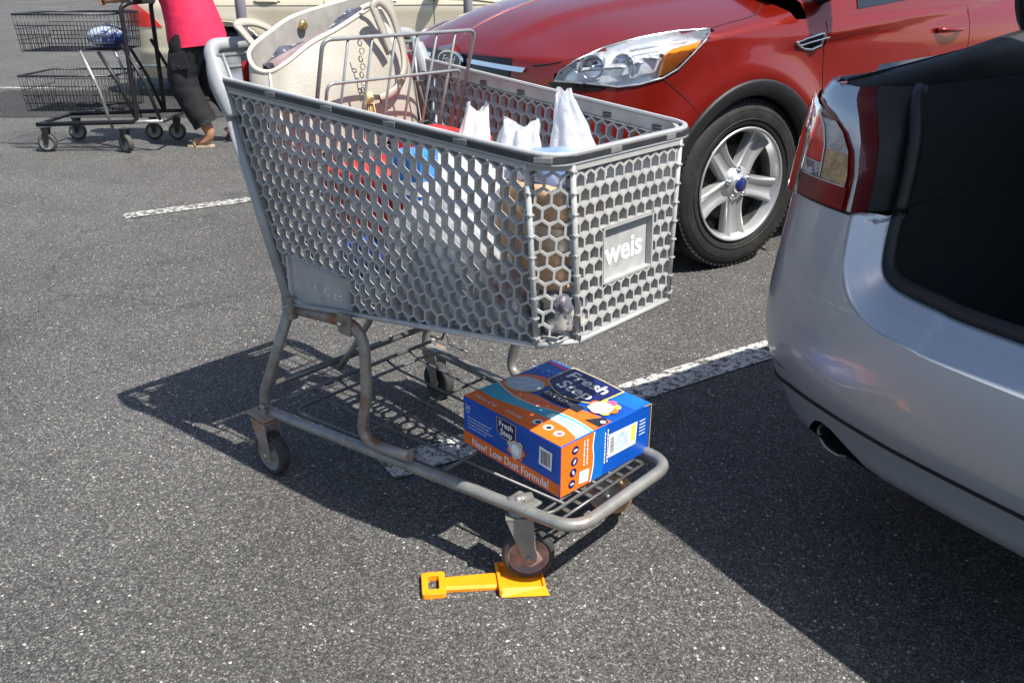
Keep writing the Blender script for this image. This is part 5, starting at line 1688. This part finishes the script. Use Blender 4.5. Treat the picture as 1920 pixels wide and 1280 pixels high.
def bm_(p): return V((p[0], BW2-p[1], p[2]))
def bs(r, s): return r if s == 1 else [bm_(p) for p in r]
for s in (1,-1):
    m.grid([bs(r, s) for r in grid_], skip=lambda i, j: any(((grid_[i][j]+grid_[i+1][j+1])/2-V((cx, ((grid_[i][j]+grid_[i+1][j+1])/2).y, cz))).length < .345 for cx, cz in BWH))
BCAB = [(-1.15,.86,0),(-.85,.985,0),(-.45,1.02,.1),(-.1,1.15,.5),(.35,1.36,.95),(.9,1.44,1),(1.5,1.43,1),(1.9,1.32,.85),(2.45,1.02,.15),(2.6,.98,0),(3.3,.88,0),(3.7,.70,0)]
cb = []
for x in XS:
    zt = interp([(a,b) for a,b,_ in BCAB], x); hg = interp([(a,c) for a,_,c in BCAB], x); zb = b_belt(x); y0 = b_in(x, zb); r = []
    for k in range(11):
        t = k/10
        if t < .5: u = t/.5; z = lerp(zb, max(zb, zt-.06), u); y = y0+.03*u+.24*hg*u**1.1
        else: u = (t-.5)/.5; z = max(zb, zt-.06)+(zt-max(zb, zt-.06))*(1-(1-u)**2); y = lerp(y0+.03+.24*hg, BW2/2, u)
        r.append(V((x, y, z)))
    cb.append(r)
for s in (1,-1): m.grid([bs(r, s) for r in cb])
for e in (0,-1):
    col_ = [g[e] for g in grid_]
    m.grid([col_, [bm_(p) for p in col_]])
    m.grid([cb[e], [bm_(p) for p in cb[e]]])
m.use(DARK); m.grid([[V((x, b_in(x,.19)+.01, .19)) for x in XS], [V((x, BW2-b_in(x,.19)-.01, .19)) for x in XS]], smooth=False)
m.build('body', None, beige, weld=True)
m = MB()
for s in (1,-1):
    for xa, xb in ((.0,.92),(.97,2.05)):
        q = []
        for k in range(11):
            x = lerp(xa, xb, k/10); zt = interp([(a,b) for a,b,_ in BCAB], x); hg = interp([(a,c) for a,_,c in BCAB], x); zb = b_belt(x); y0 = b_in(x, zb)
            q.append([V((x, y0+.03*u+.24*hg*u**1.1-.004, lerp(zb, max(zb, zt-.06), u))) for u in (.14,.4,.7,.9)])
        m.grid([bs(r, s) for r in q])
build_split(m, 'window', GLASS, beige)
for s in (1,-1):
    m = MB()
    lampz = [(.655,-.60),(.72,-.655),(.78,-.72),(.835,-.80),(.86,-.84)]
    q = []
    for z, xr in lampz: q.append([V((lerp(-1.10, xr, k/9), b_in(lerp(-1.10, xr, k/9), z)-.006, z)) for k in range(10)])
    m.grid([bs(r, s) for r in q]); m.grid([bs([V((p.x, p.y+.012, p.z)) for p in q[0]], s), bs(q[0], s)]); m.grid([bs([V((r[-1].x, r[-1].y+.012, r[-1].z)) for r in q], s), bs([r[-1] for r in q], s)])
    m.build('tail_lamp', mat('far_tail_lamp', (.62,.025,.018), .15, var=.2, scale=12, coat=1), beige)
    m = MB()
    for z in (.300,): m.tube(bs([V((x, b_in(x, z)-.004, z)) for x in [-1.0+.05*k for k in range(12)]]+[], s), .007, 6)
    m.build('chrome_strip', CHROME, beige)
    m = MB()
    m.tube(bs([V((x, b_in(x,.845)-.001,.845+.004*(x))) for x in [-.55+.1*k for k in range(32)]], s), .0035, 5); m.build('body_crease', mat('crease_gold', (.40,.35,.26), .4), beige)
    for xs_, zt in ((1.955,.90),(.93,.92),(.42,.55)):
        m = MB(); m.tube(bs([V((xs_+.0, b_in(xs_, lerp(.26,zt,k/10))-.0005, lerp(.26,zt,k/10))) for k in range(11)], s), .0035, 5); m.build('door_seam', DARK, beige)
    m = MB(); m.tube(bs([V((.39*cos(a), b_in(.39*cos(a), .315+.39*sin(a))-.002, .315+.39*sin(a))) for a in [lerp(.15,pi-.15,k/20) for k in range(21)]], s), .006, 5); m.build('arch_lip', mat('arch_lip', (.62,.55,.42), .3, .3), beige)
    for hx0 in (.27,1.35):
        m = MB(); m.grid([bs([V((hx0+.125+.13*cos(2*pi*k/20), b_in(hx0,.875)-.003, .872+.026*sin(2*pi*k/20))) for k in range(20)], s), bs([V((hx0+.125+.02*cos(2*pi*k/20), b_in(hx0,.875)-.002, .872+.004*sin(2*pi*k/20))) for k in range(20)], s)], closed_u=True)
        hb = m.build('handle_recess', DARK, beige)
        m = MB(); m.tube(bs([V((lerp(hx0+.02,hx0+.23,k/8), b_in(hx0,.88)-.012-.012*sin(pi*k/8), .880)) for k in range(9)], s), .013, 8); m.build('door_handle', GOLDP, hb)
    m = MB(); rws = []
    for i in range(7):
        u = i/6*pi; rws.append([V((1.98+.07*cos(2*pi*k/12)*sin(u), -.04-.10*cos(u)+.0, .985+.07*sin(2*pi*k/12)*sin(u))) for k in range(12)])
    m.grid([bs(r, s) for r in rws], closed_u=True); m.build('door_mirror', GOLDP, beige)
for cx, cz in BWH:
    for s in (1,-1):
        wr = empty('wheel', (cx, .03 if s == 1 else BW2-.03, cz)); wr.parent = beige; A = frame((0,0,0), (1,0,0), (0,-s,0))
        m = MB(); m.lathe([(.19,-.03),(.22,-.01),(.28,-.006),(.308,-.025),(.315,-.06),(.315,-.17),(.29,-.2),(.2,-.19)], A, 40); m.build('tyre', TYRE, wr)
        m = MB(); m.lathe([(.195,-.02),(.19,-.012),(.18,-.03),(.17,-.06),(.05,-.035),(0,-.03)], A, 32); m.build('rim', ALLOY, wr)
m = MB()
for cx, cz in BWH:
    for s in (1,-1):
        arc = [(cx+.35*cos(pi*k/14), cz+.35*sin(pi*k/14)) for k in range(-3,18)]
        m.grid([bs([V((x,.012,z)) for x, z in arc], s), bs([V((x,.34,z)) for x, z in arc], s)])
        m.poly(bs([V((x,.34,z)) for x, z in arc], s))
build_split(m, 'wheel_house', DARK, beige)
# ---------------------------------------------------------------- two thin grey posts in front of it
POSTM = mat('post_paint', (.25,.235,.27), .5, .2, var=.15, scale=12)
def post(x, y, r, label, cat='post'):
    p = empty('steel_post', (x, y, 0), 0, label=label, cat=cat, group='grey posts before the beige sedan')
    m = MB(); m.tube([(0,0,0),(0,0,1.9)], r, 16); m.lathe([(r,0),(r*.6,.02),(0,.024)], frame((0,0,1.9),(1,0,0),(0,0,1)), 16); m.build('shaft', POSTM, p)
    m = MB(); m.box((0,0,.008), (.18,.18,.012), bev=.003); 
    for sx in (-1,1):
        for sy_ in (-1,1): m.lathe([(0,.018),(.009,.016),(.010,0)], frame((sx*.065,sy_*.065,.012),(1,0,0),(0,0,1)), 8)
    m.build('base_plate', POSTM, p)
post(-2.375, 8.0, .046, 'slim grey steel post rising behind the handbag and cart handle')
post(-.385, 8.0, .040, 'slim grey steel post rising behind the red car bonnet')
# ---------------------------------------------------------------- second, two-tier cart
DW = mat('dark_wire', (.050,.052,.056), .4, .5, var=.3, scale=30); DP = mat('black_frame', (.018,.019,.021), .4, .3, var=.25); LW = mat('light_wire', (.30,.30,.29), .4, .6, var=.25, scale=30)
cart2 = empty('two_tier_cart', (-2.80, 6.10, 0), pi, label='dark two-tier wire shopping cart pushed by the person in the pink shirt', cat='shopping cart')
# local x forward (photo left), y to its left (towards the camera); the handle end is at x=-.30
def wire_basket(z0, z1, x0, x1, name):
    m = MB(); W0, W1 = .20, .235
    def P(u, v, s): return V((lerp(x0, x1, u), s*lerp(W0, W1, v), lerp(z0, z1, v)))
    for s in (-1,1):
        for k in range(27): m.tube([P(k/26,0,s), P(k/26,1,s)], .0022, 4)
        for v in (0,.22,.45,.7): m.tube([P(0,v,s), P(1,v,s)], .0028, 5)
    for u in (0,1):
        for k in range(15):
            t = -1+2*k/14; a, b = P(u,0,1), P(u,1,1); m.tube([V((a.x, a.y*t, a.z)), V((b.x, b.y*t, b.z))], .0022, 4)
        for v in (0,.3,.6): a = P(u,v,1); m.tube([a, V((a.x,-a.y,a.z))], .0028, 5)
    for k in range(13): t = -1+2*k/12; m.tube([V((x0, W0*t, z0)), V((x1, W0*t, z0))], .0024, 4)
    m.tube([P(0,1,1),P(1,1,1),P(1,1,-1),P(0,1,-1)], .007, 7, closed=True)
    return m.build(name, DW, cart2)
wire_basket(.655,.885,-.20,.42,'upper_basket'); wire_basket(.27,.50,-.16,.46,'lower_basket')
for s in (-1,1):
    m = MB(); m.tube(fillet([(-.335,s*.20,.955),(-.295,s*.245,.93),(-.29,s*.245,.55),(-.285,s*.245,.205),(.40,s*.235,.185)], .04, 5), .0155, 9); m.build('side_post', DP, cart2)
    m = MB(); m.tube([(-.26,s*.245,.70),(-.38,s*.245,.45),(-.44,s*.245,.215)], .012, 7); m.tube([(-.10,s*.24,.655),(-.20,s*.24,.45),(-.28,s*.24,.21)], .012, 7); m.build('brace', DP, cart2)
    m = MB(); m.tube(fillet([(-.46,s*.245,.208),(-.285,s*.245,.205),(.38,s*.235,.185)], .03, 4), .013, 8); m.build('base_rail', LW if s == 1 else DP, cart2)
    m = MB(); m.tube([(.02,s*.238,.66),(-.06,s*.24,.42),(-.11,s*.243,.155)], .011, 8); m.build('leg', LW, cart2)
m = MB(); m.tube([(-.335,-.20,.955),(-.335,.20,.955)], .016, 10); m.build('handle', DP, cart2)
m = MB(); m.tube([(-.46,-.245,.208),(-.46,.245,.208)], .012, 8); m.tube([(.39,-.235,.185),(.39,.235,.185)], .012, 8); build_split(m, 'crossbar', DP, cart2)
def small_caster(x, y, yaw, r=.062):
    c = empty('caster', (x, y, 0), yaw); c.parent = cart2; A = frame((0,0,r), (1,0,0), (0,1,0))
    m = MB(); m.lathe([(r*.7,-.016),(r*.95,-.016),(r,0),(r*.95,.016),(r*.7,.016)], A, 24); m.build('tyre', mat('grey_tyre', (.06,.06,.055), .7, var=.3), c)
    m = MB(); 
    for q in (1,-1): m.lathe([(r*.72,.014*q),(r*.55,.008*q),(r*.2,.016*q),(0,.016*q)], A, 20)
    m.build('rim', M['grey_hub'], c)
    m = MB()
    for q in (1,-1): m.prism([(-.03,.16),(-.012,r-.01),(.012,r-.01),(.02,.16)], .003, Matrix(((1,0,0,0),(0,0,1,q*.022),(0,1,0,0),(0,0,0,1))))
    m.box((-.005,0,.16), (.06,.05,.006)); m.build('fork', DP, c)
for x, y, a in ((-.19,.255,radians(-32)),(-.19,-.235,.3),(-.36,-.235,.1),(.36,.22,.2),(.36,-.22,.1)): small_caster(x, y, a)
pk = empty('grocery_bag', (-2.70, 6.06, .665), 0, label='pale blue and white bag in the upper basket of the two-tier cart', cat='grocery bag')
m = MB(); rws = []
for i in range(13):
    v = i/12; pr_ = max(.05, (1-abs(2*v-.9)**3)) if abs(2*v-.9) < 1 else .05
    rws.append([V((.13*pr_*cos(2*pi*k/24)*(1+.2*noise.noise(V((k*.7, i*.5, 1)))), .15*pr_*sin(2*pi*k/24)*(1+.2*noise.noise(V((k*.7, i*.5, 5)))), .16*v)) for k in range(24)])
m.grid(rws, closed_u=True); m.build('bag_body', mat('blue_white_bag', (.42,.48,.60), .4, var=.3, scale=12, color2=(.03,.06,.22), c2scale=6, c2lo=.5, c2hi=.56, transl=.2), pk)
# ---------------------------------------------------------------- person pushing the two-tier cart
# local axes: x is the walking direction (to the left in the photo), z up
person = empty('person', (-2.16, 6.16, 0), pi, label='person in a bright pink shirt and black cropped trousers walking behind the two-tier cart', cat='person')
SKIN = mat('skin', (.34,.17,.10), .5, var=.08, scale=20, sss=.05); SHIRT = mat('pink_shirt', (.70,.022,.080), .78, var=.10, scale=9, bump=.5, bscale=17)
TROU = mat('black_trousers', (.007,.0075,.009), .8, var=.3, scale=14, bump=.5, bscale=22); HAIR = mat('dark_hair', (.03,.018,.012), .5, var=.3, scale=60, bump=.3, bscale=200)
SAND = mat('sandal', (.045,.012,.012), .5, var=.2); SANDL = mat('sandal_tan', (.40,.33,.22), .5, var=.2)
def skinned(name, verts, edges, radii, m_, parent, sub=2, root=0, fn=None):
    me = bpy.data.meshes.new(name); me.from_pydata([tuple(v) for v in verts], edges, [])
    ob = bpy.data.objects.new(name, me); col.objects.link(ob)
    sk = ob.modifiers.new('skin', 'SKIN'); sk.use_smooth_shade = True
    sv = me.skin_vertices[0].data
    for i, r in enumerate(radii): sv[i].radius = r if isinstance(r, tuple) else (r, r); sv[i].use_root = (i == root)
    su = ob.modifiers.new('sub', 'SUBSURF'); su.levels = sub; su.render_levels = sub
    dg = bpy.context.evaluated_depsgraph_get(); dg.update()
    nm = bpy.data.meshes.new_from_object(ob.evaluated_get(dg)); nm.name = name
    bpy.data.objects.remove(ob)
    if fn:
        for v in nm.vertices: v.co = fn(v.co)
    nm.materials.clear(); nm.materials.append(m_)
    for p in nm.polygons: p.use_smooth = True
    o = bpy.data.objects.new(name, nm); col.objects.link(o); o.parent = parent
    return o
J = dict(pel=(0,0,.86), wai=(.04,0,1.00), che=(.13,0,1.18), nek0=(.20,0,1.32), nek=(.225,0,1.40), hed=(.25,0,1.50), top=(.245,0,1.60),
  hl=(.02,.09,.82), kl=(.10,.10,.43), al=(-.06,.10,.085), bl=(-.02,.10,.035), tl=(.085,.105,.028),
  hr=(-.01,-.09,.82), kr=(-.03,-.10,.45), ar=(-.205,-.10,.175), br=(-.19,-.10,.10), tr=(-.12,-.10,.025),
  sl=(.17,.17,1.30), el=(.22,.22,1.05), wl=(.42,.19,.975), sr=(.17,-.17,1.30), er=(.24,-.21,1.06), wr=(.43,-.17,.975))
R_ = dict(pel=(.135,.15), wai=(.13,.14), che=(.125,.155), nek0=(.075,.10), nek=.052, hed=(.075,.088), top=(.055,.06), hl=.085, kl=.058, al=.040, bl=.035, tl=(.022,.036), hr=.085, kr=.058, ar=.040, br=.035, tr=(.022,.036), sl=.058, el=.043, wl=.029, sr=.058, er=.043, wr=.029)
names_ = list(J); ix = {n: i for i, n in enumerate(names_)}
E2 = [('pel','wai'),('wai','che'),('che','nek0'),('nek0','nek'),('nek','hed'),('hed','top'),('pel','hl'),('hl','kl'),('kl','al'),('al','bl'),('bl','tl'),('pel','hr'),('hr','kr'),('kr','ar'),('ar','br'),('br','tr'),('nek0','sl'),('sl','el'),('el','wl'),('nek0','sr'),('sr','er'),('er','wr')]
vv = [J[n] for n in names_]; rr_ = [R_[n] for n in names_]; ee = [(ix[a], ix[b]) for a, b in E2]
# hands: palm, four curled fingers round the handle and a thumb, grown from each wrist
for sd, wn in ((1,'wl'),(-1,'wr')):
    w0 = V(J[wn]); pal = w0+V((.055,-.006*sd,-.006)); vv.append(tuple(pal)); rr_.append((.020,.034)); pi_ = len(vv)-1; ee.append((ix[wn], pi_))
    for q in range(4):
        yb = pal.y+(-.027+.018*q); L = (.9,1.0,.96,.8)[q]
        a = V((pal.x+.034*L, yb, pal.z+.010)); b = V((pal.x+.050*L, yb, pal.z-.014)); c = V((pal.x+.034, yb, pal.z-.032))
        for p_ in (a, b, c): vv.append(tuple(p_)); rr_.append(.0088)
        n_ = len(vv); ee += [(pi_, n_-3), (n_-3, n_-2), (n_-2, n_-1)]
    a = V((pal.x+.004, pal.y-sd*.038, pal.z-.006)); b = V((pal.x+.034, pal.y-sd*.042, pal.z-.022))
    vv += [tuple(a), tuple(b)]; rr_ += [.0105, .009]; n_ = len(vv); ee += [(pi_, n_-2), (n_-2, n_-1)]
def face(co):
    # nose, brow, lips pulled out of the head surface
    d = V((co.x-.25, co.y, co.z-1.50))
    if co.z > 1.40 and co.x > .28:
        k = math.exp(-(co.y/.016)**2-((co.z-1.49)/.024)**2)*.022-.010*(math.exp(-((co.y-.030)/.016)**2-((co.z-1.515)/.014)**2)+math.exp(-((co.y+.030)/.016)**2-((co.z-1.515)/.014)**2))
        k += .006*math.exp(-(co.y/.024)**2-((co.z-1.452)/.010)**2)
        return V((co.x+k, co.y, co.z))
    return co
bodyp = skinned('body', vv, ee, rr_, SKIN, person, 2, 0, face)
m = MB()
for sd in (1,-1): m.lathe([(0,.008),(.006,.007),(.009,.003),(.010,-.004)], frame((.315,sd*.030,1.515), (0,1,0), (1,sd*.25,0)), 12)
build_split(m, 'eye', mat('eye', (.06,.05,.05), .15), person)
m = MB()
for sd in (1,-1): m.grid([[V((.235+.022*r*cos(a), sd*(.083+.012*(1-r)), 1.505+.030*r*sin(a))) for a in [2*pi*k/14 for k in range(14)]] for r in (1,.8,.5,.05)], closed_u=True)
build_split(m, 'ear', SKIN, person)
m = MB(); rws = []
for i in range(13):
    u = i/12; rws.append([V((.228+(.098 if cos(a) < 0 else .085)*sin(u*1.95)*cos(a)*(1+.05*noise.noise(V((a*3,u*5,1))))-.012*u, .100*sin(u*1.95)*sin(a)*(1+.06*noise.noise(V((a*3,u*5,7)))), 1.505+.128*cos(u*1.95)+(.085*u*u if cos(a) > .35 else -.05*u*u))) for a in [2*pi*k/28 for k in range(28)]])
m.grid(rws, closed_u=True); m.build('hair', HAIR, person)
# shirt: torso loft with sleeves and a loose hem
def loft(name, rings, m_, n=36, fold=.006, sc=9, seed=0, close=False):
    mb = MB(); rws = []
    for (c, ax, ay, yaw_t) in rings:
        r = []
        for k in range(n):
            a = 2*pi*k/n; x, y = ax*cos(a), ay*sin(a); w_ = 1+fold/ max(ax,.01)*noise.noise(V((cos(a)*2.2+seed, sin(a)*2.2, c[2]*sc)))
            t = yaw_t
            r.append(V((c[0]+x*w_*cos(t), c[1]+y*w_, c[2]+x*w_*sin(t))))
        rws.append(r)
    mb.grid(rws, closed_u=True); return mb
sh = loft('shirt', [((-.015,0,.675),.192,.208,-.10),((-.012,0,.735),.190,.205,-.08),((-.005,0,.82),.184,.198,-.04),((.015,0,.92),.178,.185,.05),((.05,0,1.02),.172,.182,0),((.09,0,1.12),.160,.188,-.1),((.13,0,1.22),.140,.190,-.2),((.165,0,1.30),.108,.165,-.25),((.19,0,1.345),.078,.105,-.25),((.205,0,1.365),.060,.068,-.25)], SHIRT, fold=.012, sc=10)
for sd in (1,-1):
    rws = []
    a, b = V((.16,sd*.135,1.30)), V((.215,sd*.215,1.09)); 
    for i in range(8):
        t = i/7; p = a.lerp(b, t); rws.append([p+V((cos(2*pi*k/18)*.078*lerp(1,.9,t), sin(2*pi*k/18)*.070*lerp(1,.95,t), .022*cos(2*pi*k/18)))*(1+.07*noise.noise(V((k*.6, i*.7, sd)))) if False else p+V((cos(2*pi*k/18)*.076, sin(2*pi*k/18)*.068, .022*cos(2*pi*k/18)))*(1+.08*noise.noise(V((cos(2*pi*k/18)*2, i*.6, sd)))) for k in range(18)])
    sh.grid(rws, closed_u=True)
sh.build('shirt', SHIRT, person)
# trousers: waist block and two creased legs that end below the knee
tr = loft('t', [((-.005,0,.90),.130,.150,.0),((-.008,0,.80),.140,.160,.0),((-.008,0,.72),.150,.172,.0),((-.006,0,.66),.150,.172,.0)], TROU, fold=.008)
def leg(pts, rad, seed):
    P = smooth_path(pts, 6); R2 = [interp([(i/(len(rad)-1), r) for i, r in enumerate(rad)], k/(len(P)-1)) for k in range(len(P))]; rws = []
    for i, p in enumerate(P):
        t = (P[min(i+1,len(P)-1)]-P[max(i-1,0)]).normalized(); a = V((0,1,0)); b = t.cross(a).normalized()
        rws.append([p+(a*cos(2*pi*k/26)+b*sin(2*pi*k/26))*R2[i]*(1+.09*noise.noise(V((cos(2*pi*k/26)*1.6+seed, sin(2*pi*k/26)*1.6, i*.55)))+.03*sin(i*2.1+seed+k*.25)) for k in range(26)])
    tr.grid(rws, closed_u=True)
leg([(.010,.085,.80),(.035,.09,.66),(.085,.10,.46),(.035,.10,.30),(-.035,.10,.155)], [.100,.115,.098,.092,.084], 1)
leg([(-.02,-.085,.80),(-.03,-.09,.66),(-.03,-.10,.47),(-.10,-.10,.345),(-.165,-.10,.245)], [.100,.115,.098,.090,.080], 4)
tr.build('trousers', TROU, person)
m = MB(); m.box((.060,.204,.585), (.12,.012,.11), Matrix.Rotation(.12,3,'Y'), bev=.004); m.lathe([(0,.004),(.008,.003),(.009,0)], frame((.065,.211,.55),(1,0,0),(0,1,0)), 10)
m.build('pocket', TROU, person)
for (b0, t0, ang, mm_) in (((-.055,.10,.0),(.115,.105,.0),0,SANDL),((-.225,-.10,.165),(-.10,-.10,.0),0,SAND)):
    b0, t0 = V(b0), V(t0); X = (t0-b0).normalized(); Mx = frame(b0, X, V((0,0,1)) if abs(X.z) < .2 else V((.6,0,.5)))
    L = (t0-b0).length; m = MB()
    out = [(0,-.026),(L*.3,-.030),(L*.7,-.042),(L*.95,-.030),(L,.0),(L*.95,.030),(L*.7,.042),(L*.3,.030),(0,.026),(-.02,0)]
    m.prism(out, .014, Mx); m.tube([Mx @ V((L*.62,-.042,.01)), Mx @ V((L*.66,-.02,.05)), Mx @ V((L*.66,.02,.05)), Mx @ V((L*.62,.042,.01))], .008, 6)
    m.build('sandal', mm_, person)
